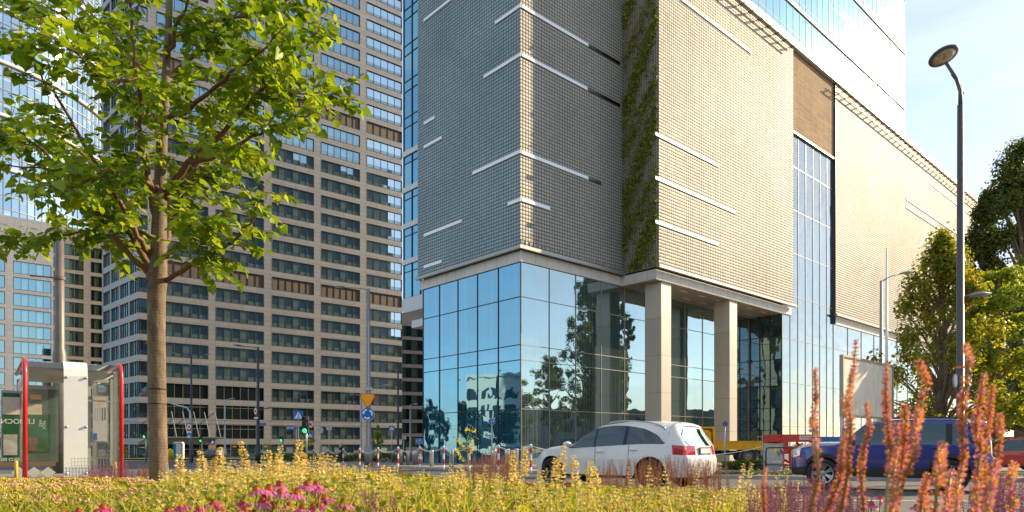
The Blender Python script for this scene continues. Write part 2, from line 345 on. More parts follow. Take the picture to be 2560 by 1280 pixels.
# recess side wall of glass and curtain wall to the right
glS = glassmat('glass_recess', (.01, .03, .04), (.6, .8, .9), .28, wave=.6, panes=.03, blind=(.10, .09, .03))
glasswall('glass_wall', glS, mull, None, 'y', XG, [-K+.02, -K+1.2, -K+2.3, 0], LEV[:1]+[2.2, 4.4, 6.6, 9.2, 11.5]+LEV[-1:], M)
lv = [hit(1955, v, -K)[1] for v in (1060, 992, 934, 848)]
zcut = hit(1975, 330, -K)[1]; zz = [BOT, -.2]+[a for a in np.arange(2.6, zcut-1.5, 4.35)]
ncol = 12; xa = [XG+(X3-XG)*i/7 for i in range(8)]
glasswall('glass_wall', glC, mullw, None, 'x', -K, xa, zz+[zcut], M, mw=.045, md=.05)
ZB3 = hit(2085, 790, -K-.25)[1]; zz3 = [z for z in zz if z < ZB3-1]+[ZB3-.8]
xb = [X3+(X4-X3)*i/14 for i in range(15)]
glasswall('glass_wall', glC, mullw, None, 'x', -K, xb, zz3, M, mw=.045, md=.05)
# cladding volumes (tile skins a little proud of the structure behind)
def clad(x0, x1, y, z0, z1, mt=cladR, th=.25):
    b = MB(); b.box(x0, x1, y, y+th, z0, z1); return b.build('metal_cladding', mt, M)
clad(-.35, X1, -.35, ZB+.15, ZT)
b = MB(); b.box(-.35, -.10, -.098, LY+.3, ZB+.15, ZT); b.build('metal_cladding', cladL, M)
clad(X1+.02, X2, -K-.35, ZB+.15, ZT)
clad(X3, X4, -K-.3, ZB3+.3, ZT)
b = MB(); b.box(-.6, X1-.003, -.58, -.352, ZB-.12, ZB+.12); b.box(-.6, -.352, -.35, LY+.3, ZB-.12, ZB+.12)
b.box(X1-.25, X2+.3, -K-.62, -K-.352, ZB-.12, ZB+.12); b.box(X3-.3, X4, -K-.55, -K-.302, ZB3+.05, ZB3+.27)
for i in range(140):
    x = -.3+i*.42
    if x < X1-.3: b.box(x, x+.03, -.40, -.352, ZB+.12, ZB+.55)
b.build('cladding_ledge', mat('ledge_metal', (.32, .31, .29), .4, .5), M)
# pale band, soffit, body
b = MB(); b.box(-.12, X1+.2, -.12, .5, ZB0, ZB-.121); b.box(-.12, .5, .5, LY+.3, ZB0, ZB-.121)
b.box(X1, X2+.12, -K-.12, -.121, ZB0, ZB-.121, 0)
b.box(X3, X4, -K-.12, -K+.3, ZB3-.78, ZB3+.049); b.build('stone_band', bandm, M)
b = MB(); b.box(X1+.01, X2+.1, -K-.1, .3, ZB0-.06, ZB0-.002); b.build('soffit', sofm, M)
lm = mat('soffit_lamp', (.85, .82, .75), .4)
for i in range(7):
    for j in range(2):
        b = MB(); x = X1+2+i*2.7; y = -2.6+j*1.5; b.box(x, x+1.1, y, y+.12, ZB0-.09, ZB0-.061); b.build('soffit_lamp', lm, M)
b = MB(); b.box(.05, XG-.05, .12, LY, BOT, ZT-.3); b.box(X1+.1, X4-.05, -K+.12, LY, ZB+.2, ZT-.3); b.box(XG+.1, X4-.05, -K+.12, LY, BOT, ZB+.2)
b.box(X1+.05, XG, .12, LY, ZB0, ZB+.3); b.build('core_wall', mat('dark_wall', (.06, .055, .05), .8), M)
# recess louvre above the curtain glass
lou = panelmat('brown_louvre', (.36, .23, .12), 1.5, .09, .9, 0.0, gapc=.35, var=.35, gw=.018)
b = MB(); b.box(X2+.02, X3-.02, -K-.10, -K+.1, zcut+.25, ZT-.2); b.build('louvre_panel', lou, M)
b = MB(); b.box(X2, X3, -K-.22, -K-.02, zcut, zcut+.2); b.box(X3-.06, X3, -K-.3, -K+.05, ZB3-.8, ZT); b.build('recess_trim', M_['dgrey'], M)
# parapet and gantry rail
b = MB(); b.box(-.5, X2, -.5 if 0 else -.5, 0.2, ZT, ZT+.01)
b = MB(); b.box(-.4, X1, -.45, .3, ZT+.002, ZT+.7); b.box(-.4, .3, .3, LY, ZT+.002, ZT+.7); b.box(X1, X4+.1, -K-.5, -K+.4, ZT+.002, ZT+.7); b.box(X4-.1,X4+.1,-K+.4,LY,ZT+.002,ZT+.7); b.build('parapet', mat('parapet_metal', (.66, .62, .55), .4, .2), M)
b = MB()
for x0, x1 in ((X1, X2-.6), (X3-.8, X4)):
    b.tube([(x0, -K-.95, ZT-.75), (x1, -K-.95, ZT-.75)], .07, 6); b.tube([(x0, -K-.6, ZT-.55), (x1, -K-.6, ZT-.55)], .05, 6)
    x = x0+.5
    while x < x1: b.cbox((x, -K-.75, ZT-.6), (.06, .7, .08)); b.cbox((x+.25, -K-.75, ZT-.6), (.05, .5, .06)); x += 1.6
b.build('gantry_rail', mat('rail_brown', (.12, .09, .06), .5, .5), M)
# columns
def column(ul, uc, ur):
    x0, _ = hit(uc, 0, -K+.05); x1, _ = hit(ur, 0, -K+.05); y1 = -K+.05+1.55
    b = MB(); b.box(x0, x1, -K+.05, y1, gz(60)-.5, ZB0-.065); bevel(b.build('column', colm, M), .03)
column(1623, 1653, 1678); column(1795, 1824, 1843)
# green wall: lattice + plants in the re-entrant side
b = MB(); xg = X1-.0
for i in range(16): y = -K-.2+i*.22; b.box(xg-.06, xg-.02, y, y+.035, ZB, ZT)
for i in range(106): z = ZB+i*.235; b.box(xg-.06, xg-.02, -K-.2, -.37, z, z+.03)
b.build('lattice_screen', mat('screen_metal', (.46, .41, .34), .5, .4), M)
b = MB(); b.box(xg-.002, xg+.018, -K-.3, -.36, ZB, ZT); b.build('green_wall_back', mat('screen_back', (.20, .17, .14), .8, var=.3), M)
rs = np.random.RandomState(5); n = 9000
y = rs.uniform(-K-.25, -.45, n); z = rs.uniform(ZB+.1, ZB+22, n)
dens = (np.sin(y*2.1+z*.8)+np.sin(z*1.7+y*3)+rs.normal(0, .9, n)) > -.25+.9*((z-ZB)/21)**3; y, z = y[dens], z[dens]; n = len(y)
c = np.stack([np.full(n, xg-.1)-rs.uniform(0, .18, n), y, z], 1); q = rs.normal(0, 1, (n, 4, 3))*.1
ivy = leafmat('ivy_leaf', [(.10, .18, .02), (.22, .32, .035), (.38, .36, .06), (.15, .24, .03), (.40, .30, .09)], .45)
b = MB(); b.add((c[:, None, :]+q*.9).reshape(-1, 3), np.arange(4*n).reshape(n, 4)); b.build('climbing_plant', ivy, M)['kind'] = 'stuff'
# light strips on the cladding
def lstrip(side, u0, v0, u1, v1, off, m=stripm, w=.26):
    a0, z0 = hit(u0, v0, off, side=side); a1, z1 = hit(u1, v1, off, side=side); z = (z0+z1)/2; b = MB(); lo, hi = sorted((a0, a1))
    if side == 'R': b.box(lo, hi, off-.045, off-.003, z-w/2, z+w/2); b.box(lo, hi, off-.08, off-.046, z-w*.5, z-w*.36)
    else: b.box(off-.045, off-.003, lo, hi, z-w/2, z+w/2); b.box(off-.08, off-.046, lo, hi, z-w*.5, z-w*.36)
    b.build('light_strip', m, M)
mir = mat('mirror_strip', (.12, .11, .09), .15, 1, bump=.6, bd=.05, ns=3)
o = -.35
for a in ((1238, 55, 1302, 17), (1210, 190, 1302, 139), (1182, 432, 1302, 380), (1270, 510, 1302, 499), (1060, 48, 1128, 2), (1060, 311, 1087, 292), (1060, 369, 1105, 343), (1060, 588, 1155, 553), (1060, 667, 1105, 654)): lstrip('L', *a, o)
for a in ((1303, 17, 1470, 112), (1303, 139, 1468, 220), (1303, 380, 1470, 446), (1303, 499, 1374, 521)): lstrip('R', *a, o)
for a in ((1471, 112, 1549, 160), (1469, 222, 1549, 264), (1471, 446, 1502, 457)): lstrip('R', *a, o, mir)
o = -K-.35
for a in ((1702, 0, 1878, 130), (1638, 337, 1795, 412), (1638, 444, 1838, 532), (1638, 556, 1795, 610)): lstrip('R', *a, o)
for a in ((2265, 500, 2438, 612), (2265, 516, 2438, 632), (2325, 460, 2438, 545)): lstrip('R', *a, -K-.3, w=.34)
# ================================================================ GLASS TOWER above/behind the podium
CT = C0; bT = None
def off_for_depth(u, Yt):   # plane y=off such that the ray u meets it at depth Yt
    X = (u-1280)/F*Yt; dx, dy = X-C0[0], Yt-C0[1]; return -sM*dx+cM*dy
bT = off_for_depth(1994, 76.0)
XT1 = hit(2262, 0, bT)[0]
Yl = 76.0; Xl = (1010-1280)/F*Yl; dx, dy = Xl-C0[0], Yl-C0[1]; xTL = cM*dx+sM*dy; yTL = -sM*dx+cM*dy
T = thing('glass_tower', 'tall blue glass skyscraper rising behind the tiled podium and flashing the sun', 'skyscraper', (C0[0], C0[1], 0), AM)
glT = glassmat('glass_tower_glazing', (.05, .22, .30), (.50, .80, 1.0), .42, rough=.03, panes=.02, rough2=.22)
glTL = glassmat('glass_tower_side_glazing', (.01, .12, .20), (.38, .74, .95), .35, rough=.02, panes=.02, blind=(.10, .24, .28))
ztb = hit(1010, 748, xTL, side='L')[1]; fl = 4.0
lev = [ZT-2+fl*.5*i for i in range(0, 30)]; lev = [z for i, z in enumerate(lev)]
zT = [ZT-3+i*4.0 for i in range(13)]; zTs = sorted(zT+[z+.9 for z in zT[:-1]])
n = int((XT1-6)/1.5); glasswall('glass_wall', glT, mat('mullion_gold', (.36, .29, .19), .6, 0), None, 'x', bT, [6+(XT1-6)*i/n for i in range(n+1)], zTs, T, mw=.05, md=.03, hl=.03)
b = MB(); 
for i, z in enumerate(zT):
    if i % 2 == 1: b.box(6, XT1+.05, bT-.12, bT-.04, z-.22, z+.22)
b.build('floor_band', mat('band_white', (.62, .55, .45), .6), T)
zL = [ztb+i*4.0 for i in range(14)]; zLs = sorted(zL+[z+2.9 for z in zL[:-1]])
ycut = [yTL-i*1.62 for i in range(7)][::-1]
glasswall('glass_wall', glTL, mull, None, 'y', xTL, ycut, zLs, T, mw=.07)
b = MB()
for z in zL[1:5]: b.box(xTL-.15, xTL+.05, ycut[0], yTL+.1, z-.28, z+.28)
b.box(xTL-.2, xTL+4, ycut[0], yTL+.15, ztb-1.6, ztb-.05); b.box(xTL-.0, xTL+4, ycut[0]-1, yTL-1.5, ztb-3.4, ztb-2.6); b.build('floor_band', mat('band_pale', (.60, .62, .64), .45, var=.06), T)
b = MB(); b.box(xTL+.12, XT1-.15, bT+.15, yTL-.05, ztb-1.5 if 0 else ztb-.04, zT[-1]-.3); b.build('core_wall', mat('tower_core', (.08, .10, .12), .6), T)
# far right lower glass wing glimpsed behind the trees
XW = hit(2440, 0, bT)[0]
Wg = thing('glass_wing', 'low glazed office wing glimpsed between the podium end and the poplar', 'office building', (C0[0], C0[1], 0), AM)
glasswall('glass_wall', glTL, mullw, None, 'x', 8, [X4-1+i*1.6 for i in range(16)], [0, 4, 8, 12, 16, 20, 24, 28], Wg)
b = MB(); b.box(X4-1, X4+23, 8.15, 16, -2, 28.5); b.build('wall', M_['grey'], Wg)
# ================================================================ BANDED OFFICE TOWER (dark windows, pale cladding)
def frame_of(u, Y, vp):       # facade running to the right towards vanishing point vp
    th = math.atan2(F, vp-1280); return ((u-1280)/F*Y, Y), th
def hitF(u, C, th):
    return hit(u, 0, 0, C=C, ca=math.cos(th), sa=math.sin(th))[0]
B0, thB = frame_of(346, 116.6, 3400)
claB = panelmat('tower_b_cladding', (.225, .225, .23), 2.5, .9, .5, .15, var=.1, gw=.02)
glB = glassmat('tower_b_glass', (.03, .05, .06), (.55, .85, 1.0), .42, panes=.03, blind=(.09, .12, .10))
glB2 = glassmat('tower_b_glass_sky_reflection', (.06, .12, .14), (.75, .92, 1.0), .62, panes=.03, blind=(.16, .17, .12))  # right-hand bay: brighter sky reflection put into base colour and tint
spB = glassmat('tower_b_spandrel', (.10, .15, .145), (.7, .9, .95), .28, panes=.03)
frB = mat('window_frame_bronze', (.07, .068, .065), .5, .3)
louB = mat('tower_b_louvre', (.12, .09, .065), .6, .3, var=.2, ns=2, stretch=(6, 1, .05))
B = thing('office_tower', 'tall office tower with rows of dark ribbon windows between pale grey bands', 'office tower', (B0[0], B0[1], 0), thB)
zb = lambda i: .77+3.58*i          # top of window row i
HW = 2.5; NR = 27; DB = .22
WB = hitF(1005, B0, thB); zbot = -3.5; ztop = zb(NR)+1.0
groups = [(0.0, hitF(369, B0, thB)), (hitF(371, B0, thB)+1.3, hitF(521, B0, thB)), (hitF(540, B0, thB), hitF(660, B0, thB)), (hitF(680, B0, thB), hitF(785, B0, thB)),
          (hitF(803, B0, thB), hitF(900, B0, thB)), (hitF(917, B0, thB), WB)]
def window_tpl(w, h, npane, lip=.03, spand=.32, dep=DB, g0=0):
    """window in the facade plane y=0..dep, origin lower left; mats: frame, glass, spandrel"""
    b = MB(); t = .07
    for i in range(npane):
        x0 = t+(w-2*t)*i/npane+.02; x1 = t+(w-2*t)*(i+1)/npane-.02; zs_ = h*spand
        b.add([(x0, dep, zs_), (x1, dep, zs_), (x1, dep, h-t), (x0, dep, h-t)], [(0, 1, 2, 3)], 1)
        b.add([(x0, dep+.004, t), (x1, dep+.004, t), (x1, dep+.004, zs_), (x0, dep+.004, zs_)], [(0, 1, 2, 3)], 2)
        b.box(x1-.01, x1+.05, dep-.10, dep+.03, t, h-t, 0)
    b.box(0, t, -lip, dep+.03, 0, h); b.box(w-t, w, -lip, dep+.03, 0, h); b.box(t, w-t, -lip, dep+.03, 0, t); b.box(t, w-t, -lip, dep+.03, h-t, h)
    return b
# walls: piers + bands (windows sit in the gaps)
b = MB(); edges = [(-.0, 0.0)]
gaps = groups
for i in range(NR+1):     # bands
    z0 = zb(i); z1 = zb(i+1)-HW
    b.box(0, WB, 0, .8, z0, z1)
b.box(0, WB, 0, .8, zbot, zb(0)-HW)
for (a0, a1), (c0, c1) in zip(groups[:-1], groups[1:]):
    for i in range(-0, NR+1): b.box(a1, c0, .0, .8, zb(i)-HW, zb(i))
b.build('wall', claB, B)
lob = 3    # rows 0..2 of groups 1,2 are a tall lobby
cands = []
tpls = {}
for gi, (a0, a1) in enumerate(groups):
    npn = 1 if gi == 0 else (5 if gi == 5 else 6)
    for i in range(NR+1):
        if gi in (1, 2) and i <= lob: continue
        kind = 'lou' if i in (9, 19) else ('br' if gi == 5 else 'n')
        Y = B0[1]+math.sin(thB)*a0; v = HZ-(zb(i)-CZ)*F/Y
        if v < -60: continue
        cands.append((gi, i, kind, a0, a1, npn))
cands.sort(key=lambda c: (c[0] == 0, c[3]*2+abs(c[1]-6)*2))
def addwins(parent, cands, mats_of, mk, cap=98):
    cache = {}; rest = MB()
    for k, (key, loc, rz, args) in enumerate(cands):
        mats = mats_of(key)
        if k < cap:
            if (key, args) in cache: o = cache[(key, args)].copy(); col.objects.link(o); o.parent = parent
            else: o = mk(*args).build('window', mats, parent); cache[(key, args)] = o
            o.location = loc; o.rotation_euler = (0, 0, rz)
        else:
            t = mk(*args); Mx = Matrix.Translation(loc)@Matrix.Rotation(rz, 4, 'Z')
            off = {'n': 0, 'br': 3, 'lou': 6}[key] if isinstance(key, str) else 0
            V = np.vstack(t.v); base = rest.n; A = np.array(Mx); rest.v.append(V@A[:3, :3].T+A[:3, 3]); rest.n += len(V)
            for f, m in t.f: rest.f.append((f+base, m+off))
    if rest.n:
        ms = mats_of('n')+mats_of('br')+mats_of('lou'); o = rest.build('window', ms, parent); o['kind'] = 'stuff'
mo = lambda k: {'n': [frB, glB, spB], 'br': [frB, glB2, spB], 'lou': [frB, louB, louB]}[k]
cl = [(k, (a0, 0, zb(i)-HW), 0, (round(a1-a0, 3), HW, npn)) for gi, i, k, a0, a1, npn in cands]
# left face of the tower (not square to the front)
thL = math.atan2(.682, -.731)-thB        # local angle of the receding side
dL_ = (math.cos(thL), math.sin(thL)); LB = 19.3
b = MB(); Ms = Matrix.Rotation(thL, 4, 'Z')
# side wall built in its own frame: along +x', outside is +y' side
for i in range(NR+1): b.box(.0, LB, -.8, 0, zb(i), zb(i+1)-HW, 0, Ms)
b.box(0, LB, -.8, 0, zbot, zb(0)-HW, 0, Ms)
for a in (4.6, 9.6, 14.4): 
    for i in range(NR+1): b.box(a, a+.6, -.8, -.05, zb(i)-HW, zb(i), 0, Ms)
b.box(LB-.5, LB, -.8, 0, zbot, ztop, 0, Ms)
b.build('side_wall', mat('tower_b_side', (.34, .35, .36), .45, .3, var=.1), B)
pb = MB(); fb = MB()
for i in range(NR+1):
    for s0, s1 in ((.1, 4.6), (5.2, 9.6), (10.2, 14.4), (15.0, LB-.5)):
        k = 4
        for j in range(k):
            x0 = s0+(s1-s0)*j/k+.03; x1 = s0+(s1-s0)*(j+1)/k-.03
            pb.add([(x1, -.3, zb(i)-HW), (x0, -.3, zb(i)-HW), (x0, -.3, zb(i)), (x1, -.3, zb(i))], [(0, 1, 2, 3)], 0, Ms)
            fb.box(x1, x1+.06, -.32, -.2, zb(i)-HW, zb(i), 0, Ms)
w_ = pb.build('ribbon_window', glassmat('tower_b_side_glass', (.03, .06, .07), (.5, .8, .95), .35, panes=.05, blind=(.14, .17, .15)), B); fb.build('mullion_grid', frB, w_)
addwins(B, cl, mo, window_tpl)
# lobby glazing
for gi in (1, 2):
    a0, a1 = groups[gi]; zt = zb(lob); b = MB()
    glasswall('lobby_window', glassmat('lobby_glass', (.014, .02, .02), (.5, .65, .65), .10, panes=.02), M_['galv'], None, 'x', DB, [a0+(a1-a0)*i/6 for i in range(7)], [zbot, -.1, 3.6, 7.5, zt], B, mw=.05, md=.06)
    bb = MB(); bb.box(a0, a1, DB+.05, .8, zbot, zt)
    # cut: cover the bands inside the lobby opening with a dark liner
o_ = None
b = MB(); b.box(-.2+.25, WB-.1, .85, 16, zbot, ztop-1); b.build('core_wall', mat('tower_b_core', (.03, .032, .035), .7), B)
# entrance canopy
b = MB(); a0, a1 = groups[1]; b.box(a0-1, a1+1.8, -3.6, -.05, 1.9, 2.1); b.build('entrance_canopy', mat('canopy_glass', (.12, .16, .13), .3), B)
for i in range(6):
    b = MB(); x = a0+.6+i*(a1+.6-a0)/5; b.tube([(x, -3.3, 2.1), (x-.1, -.02, 6.6)], .07, 6); b.build('canopy_rod', M_['galv'], B)
b = MB(); x = (a1+groups[2][0])/2; b.box(x-.55, x+.55, -.06, -.003, .9, 1.55, 0); b.box(x-.55, x+.55, -.061, -.003, .78, .899, 1); b.box(x-.1, x+.1, -.075, -.062, 1.0, 1.45, 2); b.build('number_plate', [M_['blue'], M_['red'], M_['white']], B)
# ================================================================ building A (left, blue windows) and its dark wing
def box_block(label, u0, Y0, vp, u1, vtop, rowv, pitch_m, hw, cols, claddmat, gmat, spm, depth, name='office_building', skip_top=0, darkrows=(), u_ref=None, npn=5, dark=None, cols_m=None):
    C, th = frame_of(u0, Y0, vp); Wd = hitF(u1, C, th); ztp = CZ+(HZ-vtop)/F*Y0
    o = thing(name, label, 'office building', (C[0], C[1], 0), th)
    rows = []; z = CZ+(HZ-rowv)/F*Y0
    while z-hw > -3.5: rows.append(z); z -= pitch_m
    b = MB(); prev = ztp+.0
    for z in rows: b.box(0, Wd, 0, .6, z, prev); prev = z-hw
    b.box(0, Wd, 0, .6, -6, prev)
    gx = [(hitF(a, C, th), hitF(c, C, th)) for a, c in cols]; e = 0.0
    for a, c in gx+[(Wd, Wd)]:
        for z in rows:
            if a > e+.01: b.box(e, a, 0.0, .6, z-hw, z)
        e = c
    b.build('wall', claddmat, o)
    b = MB(); b.box(.1, Wd-.0, .62, depth, -6, ztp-.3); b.box(.0, Wd, .61, .9, ztp-.29, ztp); b.build('core_wall', claddmat, o)
    cl = []
    for i, z in enumerate(rows):
        for j, (a, c) in enumerate(gx):
            cl.append(('br' if i in darkrows else 'n', (a, 0, z-hw), 0, (round(c-a, 3), hw, npn[j] if isinstance(npn, (list, tuple)) else npn, .02, .06)))
    addwins(o, cl, lambda k: [frB, dark if (k == 'br' and dark) else gmat, spm], window_tpl)
    return o
claA = panelmat('block_a_cladding', (.40, .41, .43), 1.2, 1.2, .45, .2, var=.08)
glA = glassmat('block_a_glass', (.03, .12, .15), (.55, .82, .92), .45, panes=.02, blind=(.10, .22, .24))
glAd = glassmat('block_a_dark_glass', (.008, .009, .012), (.3, .35, .4), .04)
box_block('grey office block with blue ribbon windows behind the bus shelter', -330, 132, 3300, 133, 478, 600, 3.45, 2.7, [(-330, 12), (33, 128)], claA, glA, glA, 18, npn=[16, 5])
ao = box_block('top storeys of the grey office block behind the tree, dark windows', -330, 132.01, 3300, 133, 400, 497, 3.2, 2.4, [(-330, 12), (33, 128)], claA, glAd, glAd, 18, npn=[16, 5]) if 0 else None
A2c = panelmat('wing_cladding', (.30, .27, .25), 2.4, .9, .5, .2, var=.1)
glA2 = glassmat('wing_glass', (.012, .018, .02), (.5, .7, .75), .16, panes=.05, blind=(.09, .12, .05))
box_block('dark brown office wing between the grey block and the tall tower', 100, 158, 3600, 262, 556, 600, 3.4, 2.55, [(100, 148), (161, 209), (227, 255)], A2c, glA2, glA2, 16, npn=[4, 4, 3])
dk = glassmat('annex_glass', (.008, .014, .016), (.35, .5, .5), .10, panes=.05, blind=(.05, .07, .05))
box_block('low dark annex with thin grey floor bands between the office tower and the podium', 985, 176, 5000, 1100, 770, 812, 3.6, 2.75, [(985, 1100)], mat('annex_band', (.30, .28, .26), .5, var=.1), dk, dk, 14, npn=8)
# ================================================================ curved glass tower C
Ct = thing('curved_glass_tower', 'round glass skyscraper with white rings, cut off at the left edge', 'skyscraper', (-197, 235, 0))
Rc = 52.0; na = 150; gb = MB(); fbm = MB(); rb = MB(); nfl = 48; z0_, fh = -4, 4.0
for i in range(na):
    a0, a1 = 2*math.pi*i/na, 2*math.pi*(i+1)/na
    if math.sin((a0+a1)/2) > .45: continue
    for j in range(nfl):
        z = z0_+j*fh
        gb.add([(Rc*math.cos(a), Rc*math.sin(a), zz_) for a, zz_ in ((a0, z), (a1, z), (a1, z+fh*.72), (a0, z+fh*.72))], [(0, 1, 2, 3)])
        gb.add([(Rc*math.cos(a), Rc*math.sin(a), zz_) for a, zz_ in ((a0, z+fh*.72), (a1, z+fh*.72), (a1, z+fh), (a0, z+fh))], [(0, 1, 2, 3)])
    p = Rc+.12; fbm.tube([(p*math.cos(a0), p*math.sin(a0), z0_), (p*math.cos(a0), p*math.sin(a0), z0_+nfl*fh)], .10, 4)
for j in range(nfl):
    z = z0_+j*fh; big = (j % 4 == 2); r1 = Rc+(.9 if big else .2); h = .45 if big else .10
    V = []; 
    for i in range(na+1):
        a = 2*math.pi*i/na
        for rr, zz_ in ((Rc-.1, z-h), (r1, z-h), (r1, z+h), (Rc-.1, z+h)): V.append((rr*math.cos(a), rr*math.sin(a), zz_))
    (rb if big else fbm).add(V, [(i*4+k, i*4+4+k, i*4+4+(k+1) % 4, i*4+(k+1) % 4) for i in range(na) for k in range(4)])
w_ = gb.build('glass_wall', glassmat('round_tower_glass', (.05, .12, .17), (.70, .88, 1.0), .50, rough=.03, panes=.03, blind=(.20, .28, .32)), Ct); fbm.build('mullion_grid', mullw, w_)
rb.build('ring_band', mat('ring_white', (.75, .72, .68), .4), Ct, True)
b = MB(); b.lathe([(Rc-1, -5), (Rc-1, z0_+nfl*fh)], 48); b.build('core_wall', M_['grey'], Ct)
# ================================================================ VEHICLES
def pchip(x, P):
    xp = np.array([p[0] for p in P], float); yp = np.array([p[1] for p in P], float); x = np.asarray(x, float)
    h = np.diff(xp); d = np.diff(yp)/h; m = np.zeros(len(xp))
    for i in range(1, len(xp)-1):
        if d[i-1]*d[i] > 0: m[i] = 2*d[i-1]*d[i]/(d[i-1]+d[i])
    m[0], m[-1] = d[0], d[-1]
    i = np.clip(np.searchsorted(xp, x)-1, 0, len(h)-1); t = np.clip((x-xp[i])/h[i], 0, 1)
    return yp[i]*(2*t**3-3*t**2+1)+m[i]*h[i]*(t**3-2*t**2+t)+yp[i+1]*(-2*t**3+3*t**2)+m[i+1]*h[i]*(t**3-t**2)
carglass = NG('car_glass'); _f = carglass.n('ShaderNodeFresnel', {'IOR': 1.5}); _d = carglass.n('ShaderNodeBsdfDiffuse', {'Color': (.014, .022, .026, 1)})
_g = carglass.n('ShaderNodeBsdfGlossy', {'Color': (.8, .95, 1, 1), 'Roughness': .02})
carglass = carglass.out(carglass.n('ShaderNodeMixShader', {0: carglass.math('ADD', _f.outputs[0], .06), 1: _d.outputs[0], 2: _g.outputs[0]}).outputs[0])
M_['trim'] = mat('car_trim_black', (.02, .02, .021), .6, var=.2, ns=8)
M_['tail'] = mat('tail_light_red', (.55, .008, .012), .15, coat=1, var=.3, ns=9)
M_['head'] = mat('headlight_clear', (.65, .66, .68), .12, .3, coat=1)
M_['rim'] = mat('alloy_rim', (.42, .42, .43), .3, .85)
M_['rimd'] = mat('dark_alloy_rim', (.12, .12, .125), .35, .8)
M_['plate'] = mat('number_plate', (.75, .75, .72), .5)
def make_wheel(parent, r, wd, x, y, rim_m, nsp=5):
    sg = 1 if y > 0 else -1; Mx = Matrix.Translation((x, y, r))@Matrix.Rotation(-sg*math.pi/2, 4, 'X')
    b = MB(); b.lathe([(r*.66, -wd/2), (r*.9, -wd/2), (r*.98, -wd*.36), (r, -wd*.2), (r, wd*.2), (r*.98, wd*.36), (r*.9, wd/2), (r*.66, wd/2), (r*.64, 0)], 32, 0, Mx, cap=False)
    w_ = b.build('wheel', M_['rubber'], parent, True)
    b = MB(); b.lathe([(r*.66, -wd*.45), (r*.60, wd*.1), (0.01, wd*.05)], 32, 1, Mx, cap=False)
    b.lathe([(r*.68, wd*.42), (r*.66, wd*.50), (r*.60, wd*.46), (r*.60, wd*.1)], 32, 0, Mx, cap=False)
    for k in range(nsp):
        a = 2*math.pi*k/nsp
        for da in (-.13, .13):
            c, s_ = math.cos(a+da), math.sin(a+da); c2, s2 = math.cos(a+da*.4), math.sin(a+da*.4); ww = r*.045
            P = [(r*.12*c2-ww*s2, r*.12*s2+ww*c2, wd*.33), (r*.12*c2+ww*s2, r*.12*s2-ww*c2, wd*.33), (r*.63*c+ww*s_, r*.63*s_-ww*c, wd*.45), (r*.63*c-ww*s_, r*.63*s_+ww*c, wd*.45)]
            b.prism(P, (0, 0, -wd*.14), 0, Mx)
    b.lathe([(r*.17, wd*.2), (r*.17, wd*.36), (r*.08, wd*.39), (0.005, wd*.39)], 16, 0, Mx)
    b.build('rim', [rim_m, M_['trim']], w_)
